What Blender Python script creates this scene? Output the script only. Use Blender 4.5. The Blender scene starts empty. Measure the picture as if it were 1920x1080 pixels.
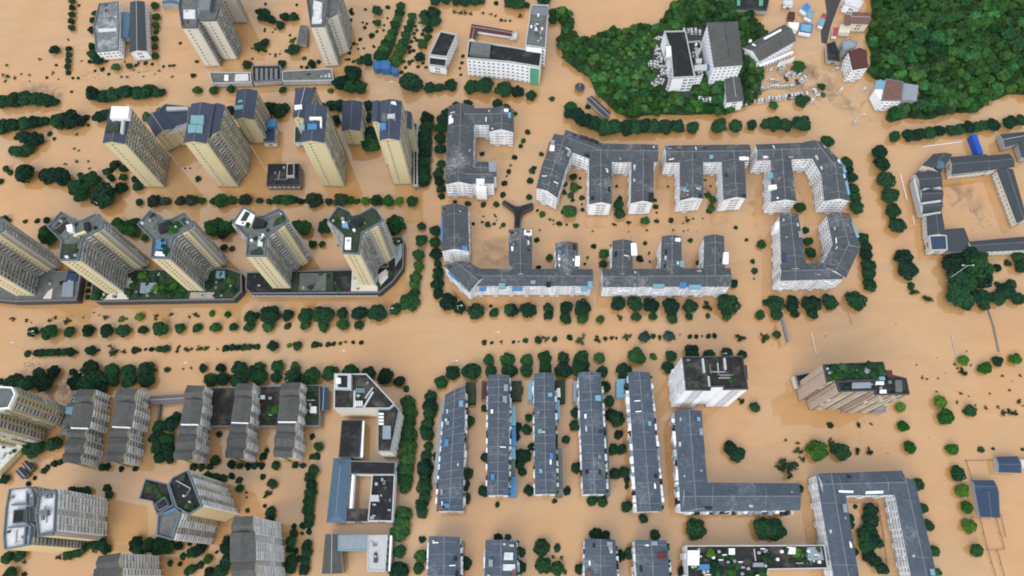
import bpy, math, random
import numpy as np
from mathutils import Vector, Matrix

rng = random.Random(7)
scene = bpy.context.scene
COL = scene.collection

# ------------------------------------------------------------------ camera
# drone camera 380 m above the flood; 24 mm lens, steeply pitched down
FPX, NAD, CAMH = 1280.0, (974.4, 1089.4), 380.0
_dn = np.array([NAD[0] - 960, NAD[1] - 540, FPX]); _dn /= np.linalg.norm(_dn); _up = -_dn
_fw = np.array([0, -1, 0.]) - _up * (-_up[1]); _fw /= np.linalg.norm(_fw)
_rt = np.cross(_fw, _up)
RM = np.array([_rt, _fw, _up])
cam_d = bpy.data.cameras.new('camera'); cam_d.lens = 24.0; cam_d.sensor_width = 36.0
cam_d.clip_start = 1.0; cam_d.clip_end = 20000.0
cam = bpy.data.objects.new('camera', cam_d); COL.objects.link(cam)
cam.matrix_world = Matrix(((RM[0][0], -RM[0][1], -RM[0][2], 0), (RM[1][0], -RM[1][1], -RM[1][2], 0),
                           (RM[2][0], -RM[2][1], -RM[2][2], CAMH), (0, 0, 0, 1)))
scene.camera = cam

# ------------------------------------------------------------------ sky, sun, exposure (bright overcast day)
SUN_EL, SUN_AZ = math.radians(46), math.radians(206)      # azimuth measured clockwise from +y
w = bpy.data.worlds.new('World'); scene.world = w; w.use_nodes = True
nt = w.node_tree; nt.nodes.clear()
sky = nt.nodes.new('ShaderNodeTexSky'); sky.sky_type = 'NISHITA'; sky.sun_disc = False
sky.sun_elevation = SUN_EL; sky.sun_rotation = SUN_AZ; sky.air_density = 1.0; sky.dust_density = 4.0; sky.ozone_density = 1.0
hsv = nt.nodes.new('ShaderNodeHueSaturation'); hsv.inputs['Saturation'].default_value = 0.22
hsv.inputs['Value'].default_value = 1.0
bg = nt.nodes.new('ShaderNodeBackground'); bg.inputs['Strength'].default_value = 0.15
wo = nt.nodes.new('ShaderNodeOutputWorld')
veil = nt.nodes.new('ShaderNodeMix'); veil.data_type = 'RGBA'; veil.inputs['Factor'].default_value = 0.8      # even cloud layer over the clear sky
veil.inputs['B'].default_value = (5.1, 5.4, 5.75, 1)
nt.links.new(sky.outputs['Color'], hsv.inputs['Color']); nt.links.new(hsv.outputs['Color'], veil.inputs['A']); nt.links.new(veil.outputs['Result'], bg.inputs['Color'])
nt.links.new(bg.outputs['Background'], wo.inputs['Surface'])
sun_d = bpy.data.lights.new('sun', 'SUN'); sun_d.energy = 1.4; sun_d.angle = math.radians(45); sun_d.color = (1.0, 0.97, 0.92)
sun = bpy.data.objects.new('sun', sun_d); COL.objects.link(sun)
_sd = Vector((math.sin(SUN_AZ) * math.cos(SUN_EL), math.cos(SUN_AZ) * math.cos(SUN_EL), math.sin(SUN_EL)))
sun.rotation_euler = _sd.to_track_quat('Z', 'Y').to_euler(); sun.location = (0, -60, 500)
scene.view_settings.view_transform = 'Standard'; scene.view_settings.look = 'None'
scene.view_settings.gamma = 1.0; scene.view_settings.use_curve_mapping = False
scene.view_settings.exposure = 0.3
scene.render.engine = 'CYCLES'
scene.cycles.max_bounces = 5; scene.cycles.diffuse_bounces = 3; scene.cycles.glossy_bounces = 3
scene.cycles.filter_width = 1.9; scene.cycles.transparent_max_bounces = 4; scene.cycles.use_denoising = True

# ------------------------------------------------------------------ photo point -> world point at a known height
def P(x, y, h=0.0):
    d = RM @ np.array([x - 960.0, y - 540.0, FPX]); t = (h - CAMH) / d[2]
    return (float(d[0] * t), float(d[1] * t))
def proj(p):
    c = RM.T @ np.array([p[0], p[1], p[2] - CAMH]); return 960 + FPX * c[0] / c[2], 540 + FPX * c[1] / c[2]
def mpp(x, y, h=0.0):
    a, b = P(x - 2, y, h), P(x + 2, y, h); return math.hypot(a[0] - b[0], a[1] - b[1]) / 4
def pts(s): return [tuple(float(v) for v in q.split(',')) for q in s.split()]
def W(s, h=0.0): return [P(x, y, h) for x, y in (pts(s) if isinstance(s, str) else s)]

# ------------------------------------------------------------------ materials
M = {}
def mat(name, col, rough=0.8, var=0.18, vscale=0.25, streak=False, spec=0.3, dark=None, dscale=0.05, damount=0.0, metallic=0.0, objrand=0.0, hue=0.0, fleck=None, famount=0.0, fscale=0.8, mud=False):
    m = bpy.data.materials.new(name); m.use_nodes = True
    nt = m.node_tree; N = nt.nodes; L = nt.links
    b = N['Principled BSDF']; b.inputs['Roughness'].default_value = rough; b.inputs['Metallic'].default_value = metallic
    b.inputs['Specular IOR Level'].default_value = spec
    geo = N.new('ShaderNodeNewGeometry')
    mp = N.new('ShaderNodeMapping'); L.new(geo.outputs['Position'], mp.inputs['Vector'])
    if streak: mp.inputs['Scale'].default_value = (1, 1, 0.12)
    no = N.new('ShaderNodeTexNoise'); no.inputs['Scale'].default_value = vscale; no.inputs['Detail'].default_value = 6; no.inputs['Roughness'].default_value = 0.65
    L.new(mp.outputs['Vector'], no.inputs['Vector'])
    mr = N.new('ShaderNodeMapRange'); mr.inputs['From Min'].default_value = 0.25; mr.inputs['From Max'].default_value = 0.75
    mr.inputs['To Min'].default_value = 1 - var; mr.inputs['To Max'].default_value = 1 + var
    L.new(no.outputs['Fac'], mr.inputs['Value'])
    mul = N.new('ShaderNodeMix'); mul.data_type = 'RGBA'; mul.blend_type = 'MULTIPLY'; mul.inputs['Factor'].default_value = 1.0
    mul.inputs['A'].default_value = (*col, 1); L.new(mr.outputs['Result'], mul.inputs['B'])
    out = mul.outputs['Result']
    if dark:
        n2 = N.new('ShaderNodeTexNoise'); n2.inputs['Scale'].default_value = dscale; n2.inputs['Detail'].default_value = 8; n2.inputs['Roughness'].default_value = 0.7
        L.new(mp.outputs['Vector'], n2.inputs['Vector'])
        r2 = N.new('ShaderNodeMapRange'); r2.inputs['From Min'].default_value = 0.5; r2.inputs['From Max'].default_value = 0.72
        r2.inputs['To Max'].default_value = damount; L.new(n2.outputs['Fac'], r2.inputs['Value'])
        mx = N.new('ShaderNodeMix'); mx.data_type = 'RGBA'; L.new(r2.outputs['Result'], mx.inputs['Factor'])
        L.new(out, mx.inputs['A']); mx.inputs['B'].default_value = (*dark, 1); out = mx.outputs['Result']
    if fleck:     # pale lichen, mortar and patched-tile streaks
        n4 = N.new('ShaderNodeTexNoise'); n4.inputs['Scale'].default_value = fscale; n4.inputs['Detail'].default_value = 7; n4.inputs['Roughness'].default_value = 0.75; n4.inputs['Distortion'].default_value = 1.2
        L.new(geo.outputs['Position'], n4.inputs['Vector'])
        n5 = N.new('ShaderNodeTexNoise'); n5.inputs['Scale'].default_value = 0.06; n5.inputs['Detail'].default_value = 3; L.new(geo.outputs['Position'], n5.inputs['Vector'])
        ml = N.new('ShaderNodeMath'); ml.operation = 'MULTIPLY'; L.new(n4.outputs['Fac'], ml.inputs[0]); L.new(n5.outputs['Fac'], ml.inputs[1])
        r6 = N.new('ShaderNodeMapRange'); r6.inputs['From Min'].default_value = 0.29; r6.inputs['From Max'].default_value = 0.42; r6.inputs['To Max'].default_value = famount; L.new(ml.outputs[0], r6.inputs['Value'])
        mf = N.new('ShaderNodeMix'); mf.data_type = 'RGBA'; L.new(r6.outputs['Result'], mf.inputs['Factor']); L.new(out, mf.inputs['A']); mf.inputs['B'].default_value = (*fleck, 1); out = mf.outputs['Result']
    if mud:       # tide mark of silt left above the waterline
        sx = N.new('ShaderNodeSeparateXYZ'); L.new(geo.outputs['Position'], sx.inputs['Vector'])
        n6 = N.new('ShaderNodeTexNoise'); n6.inputs['Scale'].default_value = 0.35; n6.inputs['Detail'].default_value = 4; L.new(geo.outputs['Position'], n6.inputs['Vector'])
        ad = N.new('ShaderNodeMath'); ad.operation = 'MULTIPLY_ADD'; L.new(n6.outputs['Fac'], ad.inputs[0]); ad.inputs[1].default_value = -2.2; L.new(sx.outputs['Z'], ad.inputs[2])
        r7 = N.new('ShaderNodeMapRange'); r7.inputs['From Min'].default_value = 0.7; r7.inputs['From Max'].default_value = 0.0; r7.inputs['To Max'].default_value = 0.75; L.new(ad.outputs[0], r7.inputs['Value'])
        mm = N.new('ShaderNodeMix'); mm.data_type = 'RGBA'; L.new(r7.outputs['Result'], mm.inputs['Factor']); L.new(out, mm.inputs['A']); mm.inputs['B'].default_value = (0.20, 0.14, 0.085, 1); out = mm.outputs['Result']
    if objrand:
        oi = N.new('ShaderNodeObjectInfo'); hs = N.new('ShaderNodeHueSaturation')
        r3 = N.new('ShaderNodeMapRange'); r3.inputs['To Min'].default_value = 1 - objrand; r3.inputs['To Max'].default_value = 1 + objrand
        L.new(oi.outputs['Random'], r3.inputs['Value']); L.new(r3.outputs['Result'], hs.inputs['Value'])
        if hue:
            r4 = N.new('ShaderNodeMapRange'); r4.inputs['To Min'].default_value = 0.5 + hue; r4.inputs['To Max'].default_value = 0.5 - hue
            L.new(oi.outputs['Random'], r4.inputs['Value']); L.new(r4.outputs['Result'], hs.inputs['Hue'])
        L.new(out, hs.inputs['Color']); out = hs.outputs['Color']
    L.new(out, b.inputs['Base Color'])
    M[name] = m; return m

mat('white_wall', (0.83, 0.86, 0.91), 0.8, 0.08, 0.35, True, dark=(0.52, 0.53, 0.55), dscale=0.3, damount=0.5, mud=True)
mat('white_plain', (0.86, 0.89, 0.94), 0.75, 0.08, 0.4, mud=True)
mat('cream_wall', (0.66, 0.58, 0.36), 0.8, 0.05, 0.2, True, dark=(0.50, 0.44, 0.30), dscale=0.2, damount=0.35, mud=True)
mat('pale_wall', (0.66, 0.63, 0.55), 0.8, 0.05, 0.2, True, mud=True)
mat('grey_wall', (0.34, 0.34, 0.33), 0.85, 0.14, 0.4, True, mud=True)
mat('bay_wall', (0.44, 0.43, 0.38), 0.85, 0.15, 0.4, True, mud=True)
mat('brown_wall', (0.50, 0.40, 0.33), 0.85, 0.07, 0.25, True, mud=True)
mat('yellow_wall', (0.60, 0.49, 0.27), 0.85, 0.08, 0.25, True, mud=True)
mat('dark_trim', (0.06, 0.063, 0.07), 0.8, 0.15, 0.4)
mat('purple_trim', (0.14, 0.125, 0.15), 0.8, 0.1, 0.4)
mat('grey_trim', (0.17, 0.185, 0.20), 0.8, 0.12, 0.5)
mat('blue_trim', (0.13, 0.165, 0.20), 0.7, 0.12, 0.5)
mat('rib_grey', (0.24, 0.25, 0.26), 0.8, 0.3, 0.5)
mat('light_trim', (0.46, 0.48, 0.50), 0.8, 0.1, 0.5)
mat('tile_roof', (0.070, 0.080, 0.094), 0.75, 0.28, 0.5, dark=(0.045, 0.048, 0.054), dscale=0.13, damount=0.75, fleck=(0.34, 0.35, 0.36), famount=0.7, fscale=0.5)
mat('slate_roof', (0.066, 0.088, 0.122), 0.7, 0.25, 0.5, dark=(0.050, 0.060, 0.074), dscale=0.10, damount=0.6, fleck=(0.26, 0.28, 0.31), famount=0.55, fscale=0.5)
mat('blueslate_roof', (0.042, 0.056, 0.090), 0.6, 0.14, 0.4, dark=(0.06, 0.065, 0.08), dscale=0.12, damount=0.5)
mat('ashtile_roof', (0.085, 0.087, 0.088), 0.8, 0.25, 0.5, dark=(0.055, 0.055, 0.055), dscale=0.12, damount=0.7, fleck=(0.20, 0.20, 0.20), famount=0.35, fscale=0.5)
mat('charcoal_roof', (0.045, 0.055, 0.068), 0.7, 0.16, 0.4, dark=(0.06, 0.062, 0.07), dscale=0.12, damount=0.6)
mat('bluegrey_roof', (0.075, 0.13, 0.20), 0.6, 0.1, 0.4)
mat('navy_roof', (0.03, 0.055, 0.11), 0.5, 0.1, 0.3)
mat('maroon_roof', (0.085, 0.028, 0.03), 0.6, 0.15, 0.4)
mat('rust_roof', (0.16, 0.085, 0.07), 0.7, 0.25, 0.4)
mat('tar_deck', (0.016, 0.018, 0.021), 0.85, 0.3, 0.35, dark=(0.10, 0.10, 0.10), dscale=0.12, damount=0.6)
mat('dirty_deck', (0.026, 0.025, 0.025), 0.9, 0.5, 0.4, dark=(0.14, 0.13, 0.12), dscale=0.14, damount=0.8)
mat('grey_deck', (0.13, 0.14, 0.14), 0.9, 0.3, 0.4, dark=(0.05, 0.055, 0.055), dscale=0.12, damount=0.7)
mat('pale_deck', (0.62, 0.63, 0.65), 0.9, 0.15, 0.6, dark=(0.32, 0.33, 0.34), dscale=0.25, damount=0.7)
mat('moss_deck', (0.035, 0.05, 0.032), 0.9, 0.4, 0.4, dark=(0.015, 0.034, 0.016), dscale=0.15, damount=0.8)
mat('paving', (0.34, 0.32, 0.29), 0.9, 0.2, 0.3)
mat('pale_paving', (0.62, 0.58, 0.53), 0.9, 0.1, 0.3)
mat('asphalt', (0.055, 0.057, 0.062), 0.85, 0.2, 0.3)
mat('sheet_blue', (0.06, 0.20, 0.42), 0.5, 0.15, 0.4)
mat('sheet_sky', (0.16, 0.34, 0.48), 0.5, 0.15, 0.4)
mat('sheet_teal', (0.17, 0.32, 0.38), 0.5, 0.12, 0.4)
mat('sheet_white', (0.80, 0.81, 0.82), 0.6, 0.06, 0.5)
mat('sheet_grey', (0.24, 0.28, 0.33), 0.5, 0.12, 0.4)
mat('sheet_red', (0.42, 0.06, 0.06), 0.6, 0.15, 0.4)
mat('gate_blue', (0.035, 0.14, 0.33), 0.5, 0.15, 0.4)
mat('deep_blue', (0.01, 0.08, 0.42), 0.5, 0.1, 0.4)
mat('metal', (0.35, 0.36, 0.37), 0.5, 0.1, 0.5)
mat('lamp_grey', (0.62, 0.62, 0.60), 0.5, 0.05, 0.5)
mat('glass', (0.055, 0.062, 0.07), 0.15, 0.1, 0.5, spec=0.5, objrand=0.5)
mat('bluglass', (0.15, 0.18, 0.21), 0.15, 0.1, 0.5, spec=0.5, objrand=0.4)
mat('frame_white', (0.74, 0.76, 0.79), 0.6, 0.05, 0.5)
mat('frame_grey', (0.34, 0.34, 0.33), 0.6, 0.1, 0.5, objrand=0.2)
mat('frame_cream', (0.50, 0.45, 0.31), 0.7, 0.08, 0.5, objrand=0.15)
mat('parapet_grey', (0.40, 0.40, 0.375), 0.8, 0.12, 0.5, objrand=0.25)
mat('parapet_pale', (0.66, 0.67, 0.68), 0.8, 0.1, 0.5, objrand=0.15)
mat('parapet_cream', (0.55, 0.51, 0.39), 0.8, 0.1, 0.5, objrand=0.15)
mat('green_panel', (0.10, 0.34, 0.22), 0.6, 0.1, 0.4)
mat('bark', (0.07, 0.055, 0.04), 0.9, 0.2, 1.0)
LEAF = {'d': (0.017, 0.056, 0.029), 'm': (0.027, 0.086, 0.030), 'l': (0.045, 0.140, 0.022), 'o': (0.046, 0.066, 0.042), 's': (0.030, 0.062, 0.028), 'b': (0.026, 0.062, 0.062)}
for k, c in LEAF.items(): mat('leaf_' + k, c, 0.75, 0.35, 0.7, spec=0.12, objrand=0.42, hue=0.03)
mat('wood_leaf', (0.034, 0.105, 0.030), 0.75, 0.45, 0.10, spec=0.12, dark=(0.014, 0.045, 0.026), dscale=0.02, damount=0.9)
mat('undergrowth', (0.022, 0.060, 0.020), 0.9, 0.4, 0.4)
for k, c in {'w': (0.60, 0.61, 0.62), 's': (0.42, 0.44, 0.46), 'k': (0.02, 0.02, 0.025), 'r': (0.30, 0.02, 0.02), 'b': (0.04, 0.10, 0.25), 'y': (0.55, 0.40, 0.20)}.items():
    mat('paint_' + k, c, 0.3, 0.03, 0.5, spec=0.5)
mat('tyre', (0.02, 0.02, 0.02), 0.9, 0.1, 1)
mat('debris', (0.22, 0.20, 0.18), 0.9, 0.4, 2.0)
mat('scum', (0.30, 0.235, 0.18), 0.5, 0.25, 0.35, dark=(0.20, 0.17, 0.145), dscale=0.2, damount=0.8)
mat('patchy_deck', (0.17, 0.185, 0.20), 0.9, 0.4, 0.4, dark=(0.50, 0.51, 0.53), dscale=0.10, damount=0.8)

def soft_alpha(name, scale, lo, hi, top):      # ragged, partly see-through film of silt
    m = M[name]; N = m.node_tree.nodes; L = m.node_tree.links; b = N['Principled BSDF']; geo = N.new('ShaderNodeNewGeometry')
    n = N.new('ShaderNodeTexNoise'); n.inputs['Scale'].default_value = scale; n.inputs['Detail'].default_value = 8; n.inputs['Roughness'].default_value = .6; n.inputs['Distortion'].default_value = 2.5; L.new(geo.outputs['Position'], n.inputs['Vector'])
    r = N.new('ShaderNodeMapRange'); r.inputs['From Min'].default_value = lo; r.inputs['From Max'].default_value = hi; r.inputs['To Max'].default_value = top; L.new(n.outputs['Fac'], r.inputs['Value'])
    at = N.new('ShaderNodeAttribute'); at.attribute_name = 'cover'; ml = N.new('ShaderNodeMath'); ml.operation = 'MULTIPLY'; L.new(r.outputs['Result'], ml.inputs[0]); L.new(at.outputs['Fac'], ml.inputs[1]); L.new(ml.outputs[0], b.inputs['Alpha'])
soft_alpha('scum', 0.07, 0.40, 0.66, 0.5)
def tree_tone(name):                            # every tree of the wood has its own leaf colour
    m = M[name]; N = m.node_tree.nodes; L = m.node_tree.links; b = N['Principled BSDF']; src = b.inputs['Base Color'].links[0].from_socket
    at = N.new('ShaderNodeAttribute'); at.attribute_name = 'tone'; mx = N.new('ShaderNodeMix'); mx.data_type = 'RGBA'; mx.blend_type = 'MULTIPLY'; mx.inputs['Factor'].default_value = 1
    L.new(src, mx.inputs['A']); L.new(at.outputs['Color'], mx.inputs['B']); L.new(mx.outputs['Result'], b.inputs['Base Color'])
tree_tone('wood_leaf')
def water_mat():
    m = bpy.data.materials.new('floodwater'); m.use_nodes = True; N = m.node_tree.nodes; L = m.node_tree.links
    b = N['Principled BSDF']; b.inputs['Roughness'].default_value = 0.04; b.inputs['IOR'].default_value = 2.0
    geo = N.new('ShaderNodeNewGeometry')
    n1 = N.new('ShaderNodeTexNoise'); n1.inputs['Scale'].default_value = 0.009; n1.inputs['Detail'].default_value = 6; n1.inputs['Distortion'].default_value = 1.8
    L.new(geo.outputs['Position'], n1.inputs['Vector'])
    r = N.new('ShaderNodeValToRGB'); e = r.color_ramp.elements
    e[0].position = 0.3; e[0].color = (0.535, 0.276, 0.100, 1); e[1].position = 0.7; e[1].color = (0.495, 0.306, 0.150, 1)
    L.new(n1.outputs['Fac'], r.inputs['Fac'])
    mp = N.new('ShaderNodeMapping'); mp.inputs['Scale'].default_value = (0.02, 0.05, 1); mp.inputs['Rotation'].default_value = (0, 0, 0.25)
    L.new(geo.outputs['Position'], mp.inputs['Vector'])
    n2 = N.new('ShaderNodeTexNoise'); n2.inputs['Scale'].default_value = 1.0; n2.inputs['Detail'].default_value = 9; n2.inputs['Roughness'].default_value = 0.6; n2.inputs['Distortion'].default_value = 1.6
    L.new(mp.outputs['Vector'], n2.inputs['Vector'])
    mr = N.new('ShaderNodeMapRange'); mr.inputs['From Min'].default_value = 0.3; mr.inputs['From Max'].default_value = 0.7
    mr.inputs['To Min'].default_value = 0.90; mr.inputs['To Max'].default_value = 1.06; L.new(n2.outputs['Fac'], mr.inputs['Value'])
    mul = N.new('ShaderNodeMix'); mul.data_type = 'RGBA'; mul.blend_type = 'MULTIPLY'; mul.inputs['Factor'].default_value = 1
    L.new(r.outputs['Color'], mul.inputs['A']); L.new(mr.outputs['Result'], mul.inputs['B']); L.new(mul.outputs['Result'], b.inputs['Base Color'])
    n3 = N.new('ShaderNodeTexNoise'); n3.inputs['Scale'].default_value = 0.5; n3.inputs['Detail'].default_value = 4; L.new(geo.outputs['Position'], n3.inputs['Vector'])
    bp = N.new('ShaderNodeBump'); bp.inputs['Strength'].default_value = 0.03; bp.inputs['Distance'].default_value = 0.3
    L.new(n3.outputs['Fac'], bp.inputs['Height']); L.new(bp.outputs['Normal'], b.inputs['Normal'])
    M['floodwater'] = m
water_mat()

# ------------------------------------------------------------------ mesh helpers
class MB:
    def __init__(s): s.v = []; s.f = []; s.m = []
    def face(s, ps, mi=0):
        i = len(s.v); s.v.extend(ps); s.f.append(tuple(range(i, i + len(ps)))); s.m.append(mi)
    def prism(s, poly, z0, z1, mi=0, top=None, bottom=False):
        n = len(poly); i = len(s.v)
        s.v.extend([(x, y, z0) for x, y in poly]); s.v.extend([(x, y, z1) for x, y in poly])
        for k in range(n):
            j = (k + 1) % n; s.f.append((i + k, i + j, i + n + j, i + n + k)); s.m.append(mi)
        s.f.append(tuple(i + n + k for k in range(n))); s.m.append(mi if top is None else top)
        if bottom: s.f.append(tuple(i + n - 1 - k for k in range(n))); s.m.append(mi)
    def box(s, c, d, mi=0, rz=0.0):
        ca, sa = math.cos(rz), math.sin(rz); hx, hy = d[0] / 2, d[1] / 2
        poly = [(c[0] + ca * x - sa * y, c[1] + sa * x + ca * y) for x, y in ((-hx, -hy), (hx, -hy), (hx, hy), (-hx, hy))]
        s.prism(poly, c[2] - d[2] / 2, c[2] + d[2] / 2, mi, None, True)
    def bar(s, a, b, wd, ht, mi=0):
        a = Vector(a); b = Vector(b); d = b - a
        if d.length < 1e-6: return
        d.normalize(); side = d.cross(Vector((0, 0, 1)))
        if side.length < 1e-4: side = Vector((1, 0, 0))
        side.normalize(); u = side.cross(d); sv = side * wd / 2; uv = u * ht / 2
        q = [[tuple(p - sv - uv), tuple(p + sv - uv), tuple(p + sv + uv), tuple(p - sv + uv)] for p in (a, b)]
        i = len(s.v); s.v.extend(q[0] + q[1])
        for f in ((0, 1, 5, 4), (1, 2, 6, 5), (2, 3, 7, 6), (3, 0, 4, 7), (3, 2, 1, 0), (4, 5, 6, 7)):
            s.f.append(tuple(i + k for k in f)); s.m.append(mi)
    def cyl(s, c, r, h, n=10, mi=0, r2=None):
        r2 = r if r2 is None else r2; i = len(s.v)
        for k in range(n): a = 2 * math.pi * k / n; s.v.append((c[0] + r * math.cos(a), c[1] + r * math.sin(a), c[2]))
        for k in range(n): a = 2 * math.pi * k / n; s.v.append((c[0] + r2 * math.cos(a), c[1] + r2 * math.sin(a), c[2] + h))
        for k in range(n):
            j = (k + 1) % n; s.f.append((i + k, i + j, i + n + j, i + n + k)); s.m.append(mi)
        s.f.append(tuple(i + n + k for k in range(n))); s.m.append(mi)
    def mesh(s, name, mats, org=(0, 0, 0)):
        me = bpy.data.meshes.new(name)
        me.from_pydata([(x - org[0], y - org[1], z - org[2]) for x, y, z in s.v], [], s.f)
        for q in mats: me.materials.append(M[q])
        me.polygons.foreach_set('material_index', s.m); me.update(); return me
    def build(s, name, mats, parent=None):
        org = tuple(parent['_o']) if parent is not None and '_o' in parent else (0, 0, 0)
        o = bpy.data.objects.new(name, s.mesh(name, [mats] if isinstance(mats, str) else mats, org)); COL.objects.link(o)
        if parent is not None: o.parent = parent
        return o
def link(name, me, parent=None):
    o = bpy.data.objects.new(name, me); COL.objects.link(o)
    if parent is not None: o.parent = parent
    return o
def thing(name, label, cat, loc=(0, 0, 0), group=None):
    o = bpy.data.objects.new(name, None); COL.objects.link(o); o.location = loc; o.empty_display_size = 1.0
    o['_o'] = list(loc); o['label'] = label; o['category'] = cat
    if group: o['group'] = group
    return o
def tag(o, label=None, cat=None, group=None, kind=None):
    if label: o['label'] = label
    if cat: o['category'] = cat
    if group: o['group'] = group
    if kind: o['kind'] = kind
    return o
def ccw(poly):
    a = sum(poly[i][0] * poly[(i + 1) % len(poly)][1] - poly[(i + 1) % len(poly)][0] * poly[i][1] for i in range(len(poly)))
    return poly if a > 0 else poly[::-1]
def inset(poly, d):
    n = len(poly); out = []
    for i in range(n):
        p0, p1, p2 = Vector(poly[i - 1]), Vector(poly[i]), Vector(poly[(i + 1) % n])
        a = (p1 - p0).normalized(); b = (p2 - p1).normalized()
        n1 = Vector((-a.y, a.x)); n2 = Vector((-b.y, b.x)); k = 1 + n1.dot(n2)
        q = p1 + (n1 + n2) * (d / max(k, 0.35)); out.append((q.x, q.y))
    return out
def inside(p, poly):
    x, y = p; c = False; n = len(poly)
    for i in range(n):
        (x1, y1), (x2, y2) = poly[i], poly[i - 1]
        if (y1 > y) != (y2 > y) and x < (x2 - x1) * (y - y1) / (y2 - y1) + x1: c = not c
    return c
def centroid(poly): return (sum(p[0] for p in poly) / len(poly), sum(p[1] for p in poly) / len(poly))

# ------------------------------------------------------------------ facade units (unit meshes, x along wall, y outward, z up)
def unit_window(frame, glass, name):
    m = MB(); f = 0.12; y = 1.0; g = 0.35
    o = [(-.5, -.5), (.5, -.5), (.5, .5), (-.5, .5)]; i_ = [(-.5 + f, -.5 + f), (.5 - f, -.5 + f), (.5 - f, .5 - f), (-.5 + f, .5 - f)]
    for k in range(4):
        j = (k + 1) % 4
        m.face([(o[k][0], 0, o[k][1]), (o[k][0], y, o[k][1]), (o[j][0], y, o[j][1]), (o[j][0], 0, o[j][1])])
        m.face([(o[k][0], y, o[k][1]), (i_[k][0], y, i_[k][1]), (i_[j][0], y, i_[j][1]), (o[j][0], y, o[j][1])])
        m.face([(i_[k][0], y, i_[k][1]), (i_[k][0], g, i_[k][1]), (i_[j][0], g, i_[j][1]), (i_[j][0], y, i_[j][1])])
    m.face([(x, g, z) for x, z in i_][::-1], 1)
    m.face([(-.03, g * 1.3, -.5 + f), (-.03, g * 1.3, .5 - f), (.03, g * 1.3, .5 - f), (.03, g * 1.3, -.5 + f)])
    return m.mesh(name, [frame, glass])
def unit_balcony(par, glass, name):
    m = MB()
    def bx(x0, x1, y0, y1, z0, z1, mi):
        c = [(x0, y0, z0), (x1, y0, z0), (x1, y1, z0), (x0, y1, z0), (x0, y0, z1), (x1, y0, z1), (x1, y1, z1), (x0, y1, z1)]
        for f in ((0, 1, 2, 3), (4, 7, 6, 5), (0, 4, 5, 1), (1, 5, 6, 2), (2, 6, 7, 3), (3, 7, 4, 0)): m.face([c[k] for k in f], mi)
    bx(-.48, .48, 0, 1, -.5, .02, 0)
    bx(-.44, .44, 0, .72, .02, .42, 1)
    bx(-.46, .46, 0, .8, .42, .5, 0)
    return m.mesh(name, [par, glass])
UNITS = {
    'w_white': (unit_window('frame_white', 'glass', 'window_white'), 'window'),
    'w_grey': (unit_window('frame_grey', 'glass', 'window_grey'), 'window'),
    'w_cream': (unit_window('frame_cream', 'glass', 'window_cream'), 'window'),
    'w_dark': (unit_window('dark_trim', 'glass', 'window_dark'), 'window'),
    'b_grey': (unit_balcony('parapet_grey', 'glass', 'balcony_grey'), 'balcony'),
    'b_pale': (unit_balcony('parapet_pale', 'bluglass', 'balcony_pale'), 'balcony'),
    'b_white': (unit_balcony('frame_white', 'bluglass', 'balcony_white'), 'balcony'),
    'w_soft': (unit_window('frame_white', 'bluglass', 'window_soft'), 'window'),
    'b_cream': (unit_balcony('parapet_cream', 'glass', 'balcony_cream'), 'balcony'),
}
# facade styles: list of (unit, width share of bay, height share of floor, depth) cycled over bays
ST = {
    'end': dict(kind='cols', unit='w_grey', ww=0.95, wh=1.25, cols=(0.36,)),
    'end2': dict(kind='cols', unit='w_grey', ww=1.0, wh=1.3, cols=(0.36, 0.62)),
    'gab': dict(kind='cols', unit='w_grey', ww=0.95, wh=1.25, cols=(0.38, 0.48, 0.60, 0.70)),
    'gabr': dict(kind='cols', unit='w_dark', ww=1.1, wh=1.3, cols=(0.56, 0.66, 0.82, 0.92)),
    'gab2': dict(kind='cols', unit='w_dark', ww=1.1, wh=1.3, cols=(0.42, 0.58)),
    'bay': dict(kind='grid', bay=3.3, units=[('b_grey', .86, .96, 1.1), ('w_cream', .62, .62, .14), ('b_cream', .8, .96, 0.8), ('w_grey', .66, .66, .14)], fins='frame_cream'),
    'baygrey': dict(kind='grid', bay=3.2, units=[('b_grey', .88, .96, 1.1), ('w_grey', .62, .62, .14), ('b_grey', .88, .96, 0.9)], fins='parapet_grey'),
    'baypale': dict(kind='grid', bay=3.4, units=[('b_pale', .94, .97, 1.2), ('b_pale', .94, .97, 1.2), ('w_soft', .6, .6, .15)], fins='frame_white'),
    'baymix': dict(kind='grid', bay=3.2, units=[('b_pale', .9, .97, 1.2), ('b_grey', .85, .95, 0.9), ('b_pale', .9, .97, 1.2), ('b_cream', .85, .95, 0.9)], fins='parapet_pale'),
    'white': dict(kind='grid', bay=3.1, units=[('w_soft', .6, .5, .14), ('b_white', .9, .9, .9), ('w_white', .5, .45, .14)]),
    'whitewin': dict(kind='grid', bay=3.2, units=[('w_white', .56, .52, .14)]),
    'court': dict(kind='grid', bay=3.0, units=[('w_white', .6, .56, .14), ('w_white', .6, .56, .14), ('b_white', .9, .9, .7)]),
    'brown': dict(kind='grid', bay=3.6, units=[('w_dark', .42, .55, .14), ('b_cream', .7, .8, .5)]),
    'strip': dict(kind='grid', bay=3.2, units=[('b_grey', .88, .96, 1.0), ('w_grey', .62, .62, .14)], fins='parapet_grey', strip=(0.42, 0.72), stripmat='cream_wall'),
    'none': None,
}
CAM = Vector((0, 0, CAMH))

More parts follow.
